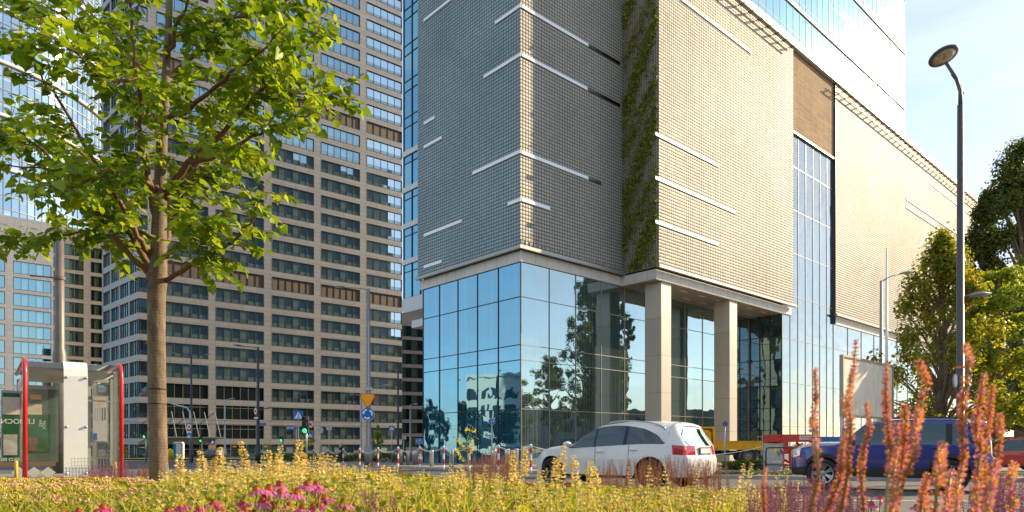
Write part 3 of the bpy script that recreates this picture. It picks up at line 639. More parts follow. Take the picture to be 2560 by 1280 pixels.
def make_car(name, label, cat, loc, rz, S, paint, rim_m=None, group=None, detail=True, pitch=0.0):
    T_ = thing(name, label, cat, loc, rz, group); T_.rotation_euler = (0, pitch, rz)
    Lc, Wc = S['L'], S['W']/2; rw = S['r']; xw = S['xw']; Ra = rw*1.13
    xs_ = list(np.linspace(0, Lc, 76 if detail else 40))
    for x0 in xw:
        for t in np.linspace(0, math.pi, 19): xs_.append(x0+Ra*math.cos(t))
    for a in S['pillars']: xs_ += [a[0], a[1]]
    xs_ += [S['dlo'][0], S['dlo'][1], S['ws'][0], S['ws'][1], S['tl'], Lc-S['hl']]
    xs_ = np.array(sorted(set(np.round(xs_, 4)))); keep = [0]
    for i in range(1, len(xs_)):
        if xs_[i]-xs_[keep[-1]] > .006: keep.append(i)
    xs_ = xs_[keep]; n = len(xs_)
    zbot = np.full(n, S['zb']); 
    for x0 in xw:
        a = np.abs(xs_-x0) < Ra; zbot[a] = np.maximum(zbot[a], rw+np.sqrt(np.maximum(0, Ra**2-(xs_[a]-x0)**2))-.02)
    belt = pchip(xs_, S['belt']); wt = np.maximum(pchip(xs_, S['wtop']), belt+.004); top = pchip(xs_, S['top'])
    cant = np.maximum(wt+.012, wt+(top-wt)*.55); yc = pchip(xs_, S['yc'])*Wc; yw = pchip(xs_, S['yw'])*Wc
    corner = 1-.16*np.clip((.5-xs_)/.5, 0, 1)**2.4-.22*np.clip((xs_-(Lc-.75))/.75, 0, 1)**2.2
    fr = [0, .07, .16, .30, .45, .60, .72, .86, 1.0]; JB = 8; JW = 11; JC = 12; NT = 7
    rows = []
    for f in fr:
        z = zbot+(belt-zbot)*f
        yy = Wc*np.interp(z, [.2, .32, .5, .75, 1.0, 1.2], [.955, .985, .995, 1.0, .982, .955])
        yy = yy*(1-f*f*0)+0*f
        rows.append((yy*corner, z))
    yb = rows[-1][0]
    for k in (1, 2, 3):
        t = k/3; rows.append((yb+(yw*corner-yb)*(t**1.15), belt+(wt-belt)*t))
    rows.append((yc*corner, cant))
    for k in range(1, NT+1):
        t = k/NT; rows.append((yc*corner*(1-t), cant+(top-cant)*(1-(1-t)**2.2)))
    def D(x, y, z):
        f0 = np.clip(1-x/.9, 0, 1)**2; f1 = np.clip(1-(Lc-x)/.8, 0, 1)**2
        xr = pchip(np.clip(z, .2, 1.7), S['rear']); xf = pchip(np.clip(z, .2, 1.3), S['front']); q = np.clip((y/Wc)**2, 0, 1)
        return x+f0*(xr+S['bow'][0]*q)-f1*(xf+S['bow'][1]*q)
    parts = {}
    def P(k): return parts.setdefault(k, MB())
    G = {}
    for sg in (1, -1):
        V = np.array([[(D(xs_[i], y[i], z[i]), sg*y[i], z[i]) for (y, z) in rows] for i in range(n)]); G[sg] = V
        nr = len(rows); acc = {}
        for i in range(n-1):
            xm = (xs_[i]+xs_[i+1])/2; arch = min(abs(xm-x0) for x0 in xw) < Ra+.0
            for j in range(nr-1):
                k = 'body'
                if j < JB:
                    if j < S['trimrows'] or (arch and j < S.get('archrows', 1)): k = 'lower_trim'
                    elif j in S['tlrows'] and xm < S['tl']: k = 'tail_light'
                    elif j in S['hlrows'] and xm > Lc-S['hl']: k = 'headlight'
                elif j < JW:
                    if S['dlo'][0] < xm < S['dlo'][1]: k = 'window_trim' if any(a < xm < b_ for a, b_ in S['pillars']) else 'side_window'
                elif j >= JC and S['ws'][0] < xm < S['ws'][1]: k = 'windshield'
                key = (k, sg) if k in ('tail_light', 'headlight') else (k, 0)
                if k == 'side_window': key = (k, sg*(1+sum(xm > a for a, b_ in S['pillars'])))
                if k == 'window_trim': key = (k, sg*(1+[a < xm < b_ for a, b_ in S['pillars']].index(True)))
                q = (i*nr+j, (i+1)*nr+j, (i+1)*nr+j+1, i*nr+j+1)
                acc.setdefault(key, []).append(q if sg < 0 else q[::-1])
        Vf = V.reshape(-1, 3)
        for key, fs in acc.items(): P(key).add(Vf, fs)
        lin = P(('wheel_arch_liner', 0))
        for i in range(n-1):
            if min(abs((xs_[i]+xs_[i+1])/2-x0) for x0 in xw) < Ra:
                a, c = V[i, 0], V[i+1, 0]; lin.add([a, c, (c[0], c[1]-sg*.42, c[2]), (a[0], a[1]-sg*.42, a[2])], [(0, 1, 2, 3)])
    # end caps
    ycols = [1, .93, .84, .7, .55, .4, .2, 0, -.2, -.4, -.55, -.7, -.84, -.93, -1]
    for end, i, x0 in (('r', 0, 0.0), ('f', n-1, Lc)):
        V = np.array([[(D(x0, rows[j][0][i]*c, rows[j][1][i]), rows[j][0][i]*c, rows[j][1][i]) for c in ycols] for j in range(JC+1)])
        acc = {}; m = len(ycols)
        for j in range(JC):
            for k in range(m-1):
                yc_ = abs((ycols[k]+ycols[k+1])/2); nm = 'body'; sg = 1 if k < m/2 else -1
                if j < S['trimrows']: nm = 'lower_trim'
                elif end == 'r':
                    if j in S['tlrows'] and yc_ > S['tly']: nm = 'tail_light'
                    elif JB <= j < JW and yc_ < .9: nm = 'rear_window'
                else:
                    if j in S['hlrows'] and yc_ > .62: nm = 'headlight'
                    elif j in S['grille'] and yc_ < .6: nm = 'grille'
                key = (nm, sg) if nm in ('tail_light', 'headlight') else (nm, 0)
                q = (j*m+k, j*m+k+1, (j+1)*m+k+1, (j+1)*m+k); acc.setdefault(key, []).append(q if end == 'f' else q[::-1])
        for key, fs in acc.items(): P(key).add(V.reshape(-1, 3), fs)
    MT = {'body': paint, 'lower_trim': M_['trim'], 'window_trim': M_['trim'], 'side_window': carglass, 'windshield': carglass, 'rear_window': carglass,
          'tail_light': M_['tail'], 'headlight': M_['head'], 'wheel_arch_liner': M_['black'], 'grille': M_['black']}
    for (k, sg), b in parts.items():
        o = b.build(k, MT[k], T_, True)
        bm_ = o.data
        import bmesh
        q = bmesh.new(); q.from_mesh(bm_); bmesh.ops.remove_doubles(q, verts=q.verts, dist=.0004); bmesh.ops.delete(q, geom=[v for v in q.verts if not v.link_faces], context='VERTS')
        if k in ('body',): bmesh.ops.recalc_face_normals(q, faces=q.faces)
        q.to_mesh(bm_); q.free()
    b = MB(); b.box(.25, Lc-.3, -Wc+.42, Wc-.42, S['zb']-.03, .75); b.build('underbody', M_['black'], T_)
    for x0 in xw:
        for sg in (1, -1): make_wheel(T_, rw, .24, x0, sg*(Wc-.135), rim_m or M_['rim'], S.get('nsp', 5))
    if not detail: return T_
    V = G[1]
    def surf(x, j, sg, out=.0):
        i = int(np.argmin(abs(xs_-x))); p = V[i, j]; return Vector((p[0], sg*(p[1]+out), p[2]))
    for sg in (1, -1):
        b = MB()
        for xd in S['doors']:
            b.tube([surf(xd, j, sg, .001) for j in range(1, JB+1)], .006, 5)
        b.tube([surf(x, 1, sg, .0) for x in xs_ if S['doors'][-1] < x < S['doors'][0]], .005, 4); b.build('door_seam', M_['black'], T_)
        for xd in S['handles']:
            p = surf(xd, 7, sg); b = MB(); b.cbox((p.x, p.y+sg*.02, p.z-.02), (.2, .035, .03)); bevel(b.build('door_handle', paint, T_), .012)
        p = surf(S['mirror'], JB, sg); b = MB()
        b.lathe([(0.01, -.12), (.06, -.11), (.085, -.03), (.085, .05), (.05, .11), (.01, .12)], 12, 0, Matrix.Translation((p.x, p.y+sg*.15, p.z+.10))@Matrix.Rotation(math.pi/2, 4, 'X')@Matrix.Scale(.8, 4, (0, 1, 0)))
        b.cbox((p.x, p.y+sg*.04, p.z+.04), (.06, .14, .03)); b.build('wing_mirror', paint if not S.get('bm') else M_['trim'], T_, True)
        b = MB(); q = [surf(x, JC, sg, -.03)+Vector((0, 0, .05)) for x in xs_[(xs_ > S['rail'][0]) & (xs_ < S['rail'][1])]]
        q[0].z -= .05; q[-1].z -= .05; b.tube(q, .02, 6); b.build('roof_rail', M_['galv'] if not S.get('bm') else M_['dgrey'], T_, True)
    zc = S['platez']; xr = float(D(0., 0., zc)); b = MB(); b.cbox((xr-.012, 0, zc), (.02, .52, .115)); b.cbox((xr-.006, 0, zc), (.02, .6, .17), 1)
    b.build('number_plate', [M_['plate'], M_['trim']], T_)
    z_ = S['zb']+.08
    for y in (-.5, .5): b = MB(); xr = float(D(0., y, z_)); b.cbox((xr+.03, y, z_), (.1, .2, .06)); b.build('exhaust_tip', M_['steel'], T_)
    return T_
GLC = dict(L=4.66, W=1.89, r=.37, xw=(.98, 3.85), zb=.27, trimrows=1, archrows=1, tl=.34, hl=.55, tlrows=(6, 7), hlrows=(6,), grille=(3, 4, 5), tly=.50,
    belt=[(0, 1.04), (.5, 1.07), (1.0, 1.08), (2.2, 1.03), (3.2, .98), (3.6, .98), (4.2, .90), (4.66, .72)],
    wtop=[(0, 1.44), (.25, 1.46), (.62, 1.09), (.9, 1.30), (1.3, 1.46), (1.9, 1.53), (2.4, 1.50), (2.9, 1.30), (3.35, 1.0), (3.6, .985), (4.2, .905), (4.66, .725)],
    top=[(0, 1.50), (.3, 1.575), (.9, 1.63), (1.7, 1.65), (2.3, 1.60), (2.7, 1.46), (3.35, 1.12), (3.6, 1.08), (4.2, .99), (4.66, .76)],
    yc=[(0, .72), (1.5, .70), (2.4, .68), (3.3, .80), (3.6, .84), (4.66, .80)], yw=[(0, .80), (1.5, .79), (2.4, .78), (3.3, .93), (3.6, .95), (4.66, .93)],
    rear=[(.2, .16), (.35, .06), (.5, 0), (.72, .0), (.85, .05), (1.0, .06), (1.1, .12), (1.46, .36), (1.7, .40)], front=[(.2, .12), (.4, .02), (.6, 0), (.75, .06), (1.3, .3)], bow=(.16, .26),
    dlo=(.64, 3.32), pillars=[(1.62, 1.72), (2.5, 2.56)], ws=(2.42, 3.38), doors=(3.42, 2.52, 1.55), handles=(2.35, 1.45), mirror=3.22, rail=(.7, 2.3), platez=.92)
GLC['wtop'] = [(0, 1.44), (.2, 1.455), (.42, 1.42), (.64, 1.10), (.9, 1.30), (1.3, 1.46), (1.9, 1.53), (2.4, 1.50), (2.9, 1.30), (3.32, 1.0), (3.6, .985), (4.2, .905), (4.66, .725)]
JEEP = dict(L=4.24, W=1.81, r=.37, xw=(.86, 3.43), zb=.32, trimrows=3, archrows=3, tl=.16, hl=.22, tlrows=(6, 7), hlrows=(6, 7), grille=(5, 6, 7), tly=.72, bm=1,
    belt=[(0, 1.06), (1.0, 1.06), (3.0, 1.04), (3.6, 1.03), (4.0, .98), (4.24, .90)],
    wtop=[(0, 1.50), (.25, 1.51), (.38, 1.10), (.55, 1.42), (.7, 1.50), (1.5, 1.55), (2.2, 1.55), (2.55, 1.48), (3.0, 1.08), (3.2, 1.045), (4.0, .985), (4.24, .905)],
    top=[(0, 1.60), (.3, 1.64), (1.2, 1.68), (2.0, 1.67), (2.45, 1.60), (2.75, 1.38), (3.05, 1.13), (3.6, 1.12), (4.05, 1.06), (4.24, .96)],
    yc=[(0, .80), (2.3, .78), (3.0, .84), (4.24, .84)], yw=[(0, .86), (2.3, .85), (3.0, .95), (4.24, .95)],
    rear=[(.2, .10), (.4, .0), (.75, .0), (.85, .05), (1.1, .06), (1.5, .14), (1.7, .16)], front=[(.2, .10), (.45, 0), (.9, .02), (1.0, .08), (1.3, .15)], bow=(.10, .16),
    dlo=(.40, 2.98), pillars=[(.82, .94), (1.62, 1.72), (2.42, 2.47)], ws=(2.36, 3.06), doors=(3.02, 1.68, .95), handles=(1.9, 1.12), mirror=2.8, rail=(.35, 2.25), platez=.78, nsp=7)
HATCH = dict(GLC, L=3.95, W=1.70, r=.30, xw=(.68, 3.18), zb=.2, trimrows=1, tl=.2, hl=.4, tlrows=(6, 7),
    belt=[(0, .90), (1.0, .90), (2.8, .86), (3.4, .80), (3.95, .62)], wtop=[(0, 1.30), (.2, 1.31), (.4, .95), (.62, 1.28), (1.4, 1.38), (2.0, 1.36), (2.4, 1.2), (2.85, .88), (3.4, .81), (3.95, .63)],
    top=[(0, 1.38), (.4, 1.44), (1.3, 1.48), (2.0, 1.45), (2.35, 1.30), (2.9, .98), (3.4, .90), (3.95, .68)],
    yc=[(0, .74), (2.0, .72), (2.9, .84), (3.95, .8)], yw=[(0, .82), (2.0, .8), (2.9, .94), (3.95, .92)], dlo=(.42, 2.82), pillars=[(1.5, 1.6)], ws=(2.05, 2.9), doors=(2.9, 1.55), handles=(1.7,), mirror=2.7, rail=(.5, 1.9), platez=.7, bm=1)
pw = mat('car_paint_white', (.74, .73, .70), .28, coat=.8, var=.03, ns=2)
pb_ = mat('car_paint_blue', (.006, .022, .20), .25, .3, coat=1)
pr_ = mat('car_paint_red', (.42, .006, .012), .28, coat=1)
def place_car(name, label, cat, fw, rw_, S, paint, h=0.0, **k):
    """front-left and rear-left wheel contact points on the ground -> pose"""
    fx, rx = Vector(fw), Vector(rw_); d = (fx-rx).normalized(); lf = Vector((-d.y, d.x)); o = rx-d*S['xw'][0]-lf*(S['W']/2-.13)
    return make_car(name, label, cat, (o.x, o.y, gz(o.y)+h), math.atan2(d.y, d.x), S, paint, **k)
place_car('suv', 'white estate SUV driving away to the left, red tail light towards us', 'car', (1.0, 17.9), (3.28, 15.95), GLC, pw, rim_m=M_['rimd'])
place_car('suv', 'dark blue boxy SUV with roof rails seen side on behind the tall orange stalks', 'car', (7.28, 16.5), (9.66, 15.05), JEEP, pb_)
place_car('hatchback', 'red hatchback partly cut by the right edge of the picture', 'car', (20.0, 29.2), (22.6, 28.8), HATCH, pr_, h=.1)
far = [('silver parked car seen behind the mesh fence', (606, 100), (650, 99), mat('car_paint_silver', (.45, .46, .47), .3, .4, coat=.6)), ('black parked car right of the portable toilet', (497, 100), (538, 99), mat('car_paint_black', (.02, .022, .026), .3, coat=.8)),
       ('dark blue car half hidden between tree trunk and portable toilet', (400, 104), (440, 103), mat('car_paint_navy', (.02, .035, .07), .3, coat=.8))]
for lb, (u0, y0), (u1, y1), pm in far:
    a = GP(u0, y0); c = GP(u1, y1); place_car('parked_car', lb, 'car', (a.x, a.y), (a.x+2.6, y1), HATCH, pm, h=.02, detail=False, group='cars parked by the office tower')
# ---- yellow tipper truck, side on, cab to the left
t = thing('tipper_truck', 'small yellow dropside tipper truck parked by the columns behind the white SUV', 'truck', (0, 0, 0))
pt = GP(1908, 44.0, .30); t.location = pt; t.scale = (.95, .95, .95); t.rotation_euler = (0, 0, math.radians(4)); ym = M_['ymach']
b = MB(); b.box(-3.15, -.05, .08, 1.75, .88, .96, 0)
for y0, y1 in ((.0, .06), (1.75, 1.81)): b.box(-3.15, -.05, y0, y1, .86, 1.46)
b.box(-.09, -.03, .061, 1.749, .86, 1.46)
for x in np.linspace(-3.13, -.06, 6): b.box(x-.03, x+.03, -.035, -.001, .84, 1.47)
b.box(-3.15, -.05, -.03, -.002, 1.40, 1.46); b.build('cargo_bed', ym, t)
b = MB(); b.prism([(-3.30, -.02, .9), (-3.30, -.02, 2.2), (-3.42, -.02, 2.42), (-4.35, -.02, 2.42), (-4.35, -.02, 2.3), (-3.5, -.02, 2.3), (-3.42, -.02, .9)], (0, 1.85, 0)); b.build('headboard', ym, t)
b = MB(); b.prism([(-5.0, .05, .55), (-3.55, .05, .55), (-3.55, .05, 2.0), (-3.75, .05, 2.2), (-4.75, .05, 2.2), (-5.05, .05, 1.4)], (0, 1.65, 0)); bevel(b.build('cab', ym, t), .05)
b = MB(); b.prism([(-4.85, .03, 1.35), (-3.9, .03, 1.35), (-3.9, .03, 1.98), (-4.65, .03, 1.98)], (0, .02, 0)); b.build('cab_window', carglass, t)
b = MB(); b.box(-5.0, -.2, .5, 1.3, .55, .8); b.box(-2.9, -1.9, .02, .08, .5, .58); b.box(-2.85, -2.5, .1, .4, .5, .8); b.build('chassis', M_['black'], t)
for x in (-1.0, -4.3):
    for sg, y in ((-1, .18), (1, 1.6)):
        Mx = Matrix.Translation((x, y, .42))@Matrix.Rotation(math.pi/2, 4, 'X'); b = MB()
        b.lathe([(.25, -.11), (.38, -.12), (.42, -.08), (.42, .08), (.38, .12), (.25, .11)], 28, 0, Mx, cap=False); w_ = b.build('wheel', mat('dusty_tyre', (.10, .085, .065), .9, var=.2), t, True)
        b = MB(); b.lathe([(.25, .1), (.2, .02), (.09, .05), (.07, .09), (.005, .09)], 20, 0, Mx, cap=False); b.build('rim', mat('dusty_rim', (.30, .24, .17), .7, var=.2), w_, True)
b = MB(); P = [(-1+.56*math.cos(a), .42+.56*math.sin(a)) for a in np.linspace(math.pi*1.02, -.05, 12)]
for i in range(11): b.prism([(P[i][0], .0, P[i][1]), (P[i+1][0], .0, P[i+1][1]), (P[i+1][0]*.999, .0, P[i+1][1]-.03), (P[i][0], .0, P[i][1]-.03)], (0, .4, 0))
b.build('mudguard', mat('mudguard_grey', (.20, .2, .2), .6), t)
b = MB()
for z in (.5, .8, 1.1, 1.45, 1.75): b.tube([(.02, .1, z), (.02, .9, z)], .02, 5)
for y in (.1, .9): b.tube([(.02, y, .35), (.02, y, 1.75)], .022, 5)
b.tube([(.02, .1, 1.75), (-.4, .1, 1.75)], .02, 5); b.build('ladder_frame', M_['galv'], t)
# ---- red and blue lift machine
t = thing('boom_lift', 'red folded boom lift with a blue jib and white number plate behind the grey cabinet', 'lift machine', GP(1945, 30.5, .1)); rr = M_['red']
b = MB(); b.box(-.3, 1.55, .0, .45, 1.28, 1.62); b.box(-.3, .25, .46, .9, 1.0, 1.6); b.box(.1, .5, .05, .4, .75, 1.28); b.build('boom', rr, t)
b = MB(); b.box(1.56, 3.4, .0, .4, 1.22, 1.52); b.box(1.75, 1.85, .1, .2, 1.52, 1.78); b.build('jib', mat('machine_blue', (.01, .17, .45), .4), t)
b = MB()
for x0, z0, x1, z1 in ((.2, .75, 1.2, 1.2), (.9, 1.25, 1.5, .75), (.3, .05, .3, 1.0), (.62, .05, .62, 1.1), (.3, .5, .95, .2), (1.0, 1.1, 1.5, 1.1)): b.tube([(x0, .2, z0), (x1, .2, z1)], .06, 6)
b.box(.15, 1.4, .0, .7, .12, .3); b.build('undercarriage', rr, t)
b = MB(); b.box(.95, 1.5, -.03, -.002, 1.38, 1.56); pl = b.build('number_board', M_['white'], t)
def text(s, size, loc, rot, m, parent, name='lettering', depth=.004, align='CENTER'):
    c = bpy.data.curves.new('tmp', 'FONT'); c.body = s; c.size = size; c.extrude = depth; c.align_x = align; c.align_y = 'CENTER'
    o = bpy.data.objects.new('tmp', c); col.objects.link(o); bpy.context.view_layer.update()
    me = bpy.data.meshes.new_from_object(o.evaluated_get(bpy.context.evaluated_depsgraph_get())); bpy.data.objects.remove(o)
    me.name = name; me.materials.clear(); me.materials.append(m); r = bpy.data.objects.new(name, me); col.objects.link(r); r.parent = parent; r.location = loc; r.rotation_euler = rot; return r
text('TS 222 440', .10, (1.22, -.036, 1.47), (math.pi/2, 0, 0), M_['red'], pl)
# ================================================================ STREET FURNITURE
def disc(b, c, r, y0, y1, m=0, n=28, rx=None):      # disc in the xz plane, thickness along y
    P = [(c[0]+(rx or r)*math.cos(2*math.pi*i/n), y0, c[1]+r*math.sin(2*math.pi*i/n)) for i in range(n)]; b.prism(P[::-1], (0, y1-y0, 0), m)
def poly(b, P, y0, y1, m=0): b.prism([(x, y0, z) for x, z in P], (0, y1-y0, 0), m)
def lamp_head(parent, M4, m, lens, Ln=.75, wd=.28, name='lamp_head'):
    b = MB(); pr = []; V = []; k = 12
    for i in range(k+1):
        t_ = i/k; r = wd*.5*math.sin(math.pi*min(1, t_*1.0)**.75)+.012; V.append((t_*Ln, r))
    nn = 12; vs = []
    for x, r in V:
        for j in range(nn):
            a = 2*math.pi*j/nn; z = math.sin(a)*r*.42; z = max(z, -.035); vs.append((x, r*math.cos(a), z))
    b.add(vs, [(i*nn+j, i*nn+(j+1) % nn, (i+1)*nn+(j+1) % nn, (i+1)*nn+j) for i in range(k) for j in range(nn)], 0, M4)
    h = b.build(name, m, parent, True)
    b = MB(); b.lathe([(Ln*.30, -.05), (Ln*.30, -.036)], 16, 0, M4@Matrix.Translation((Ln*.58, 0, 0))@Matrix.Scale(.5, 4, (0, 1, 0))); b.build('lens', lens, h)
lens = mat('lamp_lens', (.55, .52, .45), .2, coat=.5)
def street_lamp(label, u, Y, vt, m, heads, r0=.085, r1=.05, h0=.1, group='street lamps', base=True, name='street_lamp'):
    """heads: (side, arm length, drop/rise, head len, height offset)"""
    g_ = GP(u, Y, h0); t = thing(name, label, 'street lamp', g_, 0, group); H = CZ+(HZ-vt)/F*Y-g_.z
    b = MB(); b.tube([(0, 0, 0), (0, 0, 1.3), (0, 0, 1.32), (0, 0, H)], [r0*1.5, r0*1.5, r0, r1], 12); b.build('pole', m, t, True)
    for sx, al, rise, hl, zz, yaw in heads:
        z = H if zz is None else CZ+(HZ-zz)/F*Y-g_.z; z -= .05
        d = Vector((sx*math.cos(yaw), math.sin(yaw), 0))
        b = MB(); b.tube([(0, 0, z), tuple(d*al*.5+Vector((0, 0, z+rise*.7))), tuple(d*al+Vector((0, 0, z+rise)))], [.035, .03, .03], 8); b.build('arm', m, t, True)
        M4 = Matrix.Translation(d*al*.98+Vector((0, 0, z+rise+.02)))@Matrix.Rotation(math.atan2(d.y, d.x), 4, 'Z')@Matrix.Rotation(-.12, 4, 'Y'); lamp_head(t, M4, m, lens, hl, hl*.42)
    return t, g_
def arrow_arc(b, c, R0, a0, a1, wdt, y, m):
    n = 9; A = [a0+(a1-a0)*i/n for i in range(n+1)]
    for i in range(n):
        q = [(c[0]+(R0+s*wdt/2)*math.cos(a), c[1]+(R0+s*wdt/2)*math.sin(a)) for a, s in ((A[i], -1), (A[i], 1), (A[i+1], 1), (A[i+1], -1))]
        if a1 < a0: q = q[::-1]
        poly(b, [(x, z) for x, z in q][::-1], y, y+.004, m)
    s = 1 if a1 > a0 else -1; aa = a1+s*.42
    q = [(c[0]+(R0-wdt*1.0)*math.cos(a1), c[1]+(R0-wdt*1.0)*math.sin(a1)), (c[0]+(R0+wdt*1.0)*math.cos(a1), c[1]+(R0+wdt*1.0)*math.sin(a1)), (c[0]+R0*math.cos(aa), c[1]+R0*math.sin(aa))]
    poly(b, q, y, y+.004, m)
def rtri(c, r, up=True, k=.12):
    out = []; s = 1 if up else -1
    for j in range(3):
        a = math.pi/2*s+2*math.pi*j/3
        for da in (-.14, .14): out.append((c[0]+r*math.cos(a+da)*.97, c[1]+r*math.sin(a+da)*.97))
    return out
def sign_mark(parent, kind, x, z, s, y=-.12, px=1.0):
    """one sign face with its symbol; x,z centre, s size"""
    w_, bl, rd, bk_, ye = M_['white'], M_['blue'], M_['red'], M_['black'], M_['yellow']; b = MB()
    if kind == 'yield':
        poly(b, rtri((x, z), s*.62, False), y, y+.02, 0); poly(b, rtri((x, z), s*.54, False), y-.006, y-.001, 1); b.build('yield_sign', [rd, ye], parent)
    elif kind == 'round':
        disc(b, (x, z), s/2, y, y+.02, 1); disc(b, (x, z), s*.48, y-.004, y-.0005, 0)
        for k in range(3): a = math.radians(100+120*k); arrow_arc(b, (x, z), s*.32, a, a+math.radians(62), s*.115, y-.010, 1)
        b.build('roundabout_sign', [bl, w_], parent)
    elif kind == 'cross':
        b.box(x-s/2, x+s/2, y, y+.02, z-s/2, z+s/2, 0); poly(b, [(x-s*.44, z-s*.34), (x+s*.44, z-s*.34), (x, z+s*.42)], y-.006, y-.001, 1)
        for dx in (0,) : 
            b.box(x-.02*s, x+.06*s, y-.010, y-.0065, z-.12*s, z+.12*s, 2); disc(b, (x+.03*s, z+.17*s), .045*s, y-.010, y-.0065, 2, 10)
            poly(b, [(x, z-.12*s), (x+.06*s, z-.12*s), (x+.2*s, z-.30*s), (x+.13*s, z-.30*s)], y-.010, y-.0065, 2); poly(b, [(x-.03*s, z-.12*s), (x+.03*s, z-.12*s), (x-.06*s, z-.30*s), (x-.13*s, z-.30*s)], y-.010, y-.0065, 2)
        b.build('crossing_sign', [bl, w_, bk_], parent)
    elif kind == 'nocar':
        disc(b, (x, z), s/2, y, y+.02, 0, rx=s/2*px); disc(b, (x, z), s*.38, y-.005, y-.0005, 1, rx=s*.38*px)
        b.box(x-.2*s*px, x+.2*s*px, y-.009, y-.0055, z-.10*s, z+.04*s, 2); b.box(x-.13*s*px, x+.13*s*px, y-.009, y-.0055, z+.04*s, z+.14*s, 2); b.box(x-.19*s*px, x-.1*s*px, y-.009, y-.0055, z-.17*s, z-.1*s, 2); b.box(x+.1*s*px, x+.19*s*px, y-.009, y-.0055, z-.17*s, z-.1*s, 2)
        b.build('vehicle_ban_sign', [rd, w_, bk_], parent)
    elif kind == 'nopark':
        disc(b, (x, z), s/2, y, y+.02, 1); disc(b, (x, z), s*.46, y-.005, y-.0005, 0); c_, q = .7071, s*.05
        poly(b, [(x-.33*s-q, z-.33*s+q), (x-.33*s+q, z-.33*s-q), (x+.33*s+q, z+.33*s-q), (x+.33*s-q, z+.33*s+q)], y-.010, y-.0055, 1); b.build('no_parking_sign', [bl, rd], parent)
    elif kind == 'path':
        disc(b, (x, z), s/2, y, y+.02, 1); disc(b, (x, z), s*.47, y-.005, y-.0005, 0); b.box(x-.02*s, x+.02*s, y-.010, y-.0055, z-.45*s, z+.45*s, 1)
        b.box(x-.28*s, x-.14*s, y-.010, y-.0055, z-.05*s, z+.03*s, 1); b.box(x+.16*s, x+.26*s, y-.010, y-.0055, z-.18*s, z+.12*s, 1); disc(b, (x+.21*s, z+.18*s), .05*s, y-.010, y-.0055, 1, 10)
        b.build('path_sign', [bl, w_], parent)
    elif kind == 'lanes':
        b.box(x-s/2, x+s/2, y, y+.02, z-s*.4, z+s*.4, 1); b.box(x-s*.48, x+s*.48, y-.005, y-.0005, z-s*.38, z+s*.38, 0)
        for dx in (-.3, 0): b.box(x+(dx-.025)*s, x+(dx+.025)*s, y-.010, y-.0055, z-.3*s, z+.14*s, 1); poly(b, [(x+(dx-.09)*s, z+.12*s), (x+(dx+.09)*s, z+.12*s), (x+dx*s, z+.30*s)], y-.010, y-.0055, 1)
        poly(b, [(x+.36*s, z-.3*s), (x+.42*s, z-.3*s), (x+.24*s, z+.2*s), (x+.18*s, z+.2*s)], y-.010, y-.0055, 1); poly(b, [(x+.12*s, z+.14*s), (x+.30*s, z+.20*s), (x+.16*s, z+.32*s)], y-.010, y-.0055, 1)
        b.build('lane_sign', [bl, w_], parent)
    elif kind == 'backdisc': disc(b, (x, z), s/2, y, y+.015, 0); b.box(x-.03, x+.03, y-.05, y-.001, z-s*.3, z+s*.3); b.build('sign_back', M_['galv'], parent)
    elif kind == 'backrect': b.box(x-s*.6, x+s*.6, y, y+.015, z-s/2, z+s/2); b.build('sign_back', M_['galv'], parent)
    elif kind == 'plate': b.box(x-s*.5, x+s*.5, y, y+.015, z-s*.2, z+s*.2); b.build('white_plate', w_, parent)
def sign_post(label, u, Y, vt, marks, cat='road sign', r=.035, m=None, h0=.1, group=None, name='road_sign'):
    g_ = GP(u, Y, h0); t = thing(name, label, cat, g_, 0, group); H = CZ+(HZ-vt)/F*Y-g_.z
    b = MB(); b.tube([(0, 0, 0), (0, 0, H)], r, 10); b.build('pole', m or M_['galv'], t, True)
    for kind, du, v, s in marks: sign_mark(t, kind, du/F*Y, CZ+(HZ-v)/F*Y-g_.z, s/F*Y, -r-.03)
    return t
G_, D_ = M_['galv'], M_['dgrey']
t, g_ = street_lamp('tall grey lamp post carrying the orange yield sign and blue roundabout sign', 921, 44, 722, M_['grey'], [(-1, 1.55, .18, .85, None, .15), (1, .85, .12, .7, 968, 0)], .17, .10)
sign_mark(t, 'yield', 0, CZ+(HZ-998)/F*44-g_.z, 36/F*44, -.24); sign_mark(t, 'round', 0, CZ+(HZ-1035.5)/F*44-g_.z, 34/F*44, -.24)
b = MB(); z = CZ+(HZ-972)/F*44-g_.z; b.cbox((0, 0, z), (.5, .3, .22)); b.build('pole_box', G_, t)
# big near lamp on the right
t, g_ = street_lamp('tallest lamp post with a big tilted oval head, orange band, right of the podium', 2401, 19, 262, mat('lamp_post_paint', (.10, .095, .095), .4, .3, var=.12), [], .105, .075, .1)
Ht = CZ+(HZ-262)/F*19-g_.z; pm_ = t.children[0].data.materials[0]
b = MB(); b.tube([(0, 0, Ht-.02), (0, 0, Ht+.38), (-.12, 0, Ht+.75), (-.47, -.1, Ht+1.12)], [.055, .05, .045, .04], 10); b.tube([(.08, 0, Ht+.30), (.02, 0, Ht+.5), (-.25, 0, Ht+.85)], [.02, .035, .02], 8); b.build('arm', pm_, t, True)
b = MB(); Mh = Matrix.Translation((-.57, -.15, Ht+1.28))@Matrix.Rotation(math.radians(-8), 4, 'Y')@Matrix.Rotation(math.radians(-17), 4, 'X')
b.lathe([(.02, .10), (.20, .085), (.33, .04), (.37, .0), (.365, -.03), (.32, -.05)], 36, 0, Mh); hd = b.build('lamp_head', pm_, t, True)
b = MB(); b.lathe([(.02, -.075), (.18, -.07), (.29, -.052)], 30, 0, Mh); b.build('lens', mat('oval_lens', (.50, .40, .22), .25, coat=.6, var=.3, ns=7), hd, True)
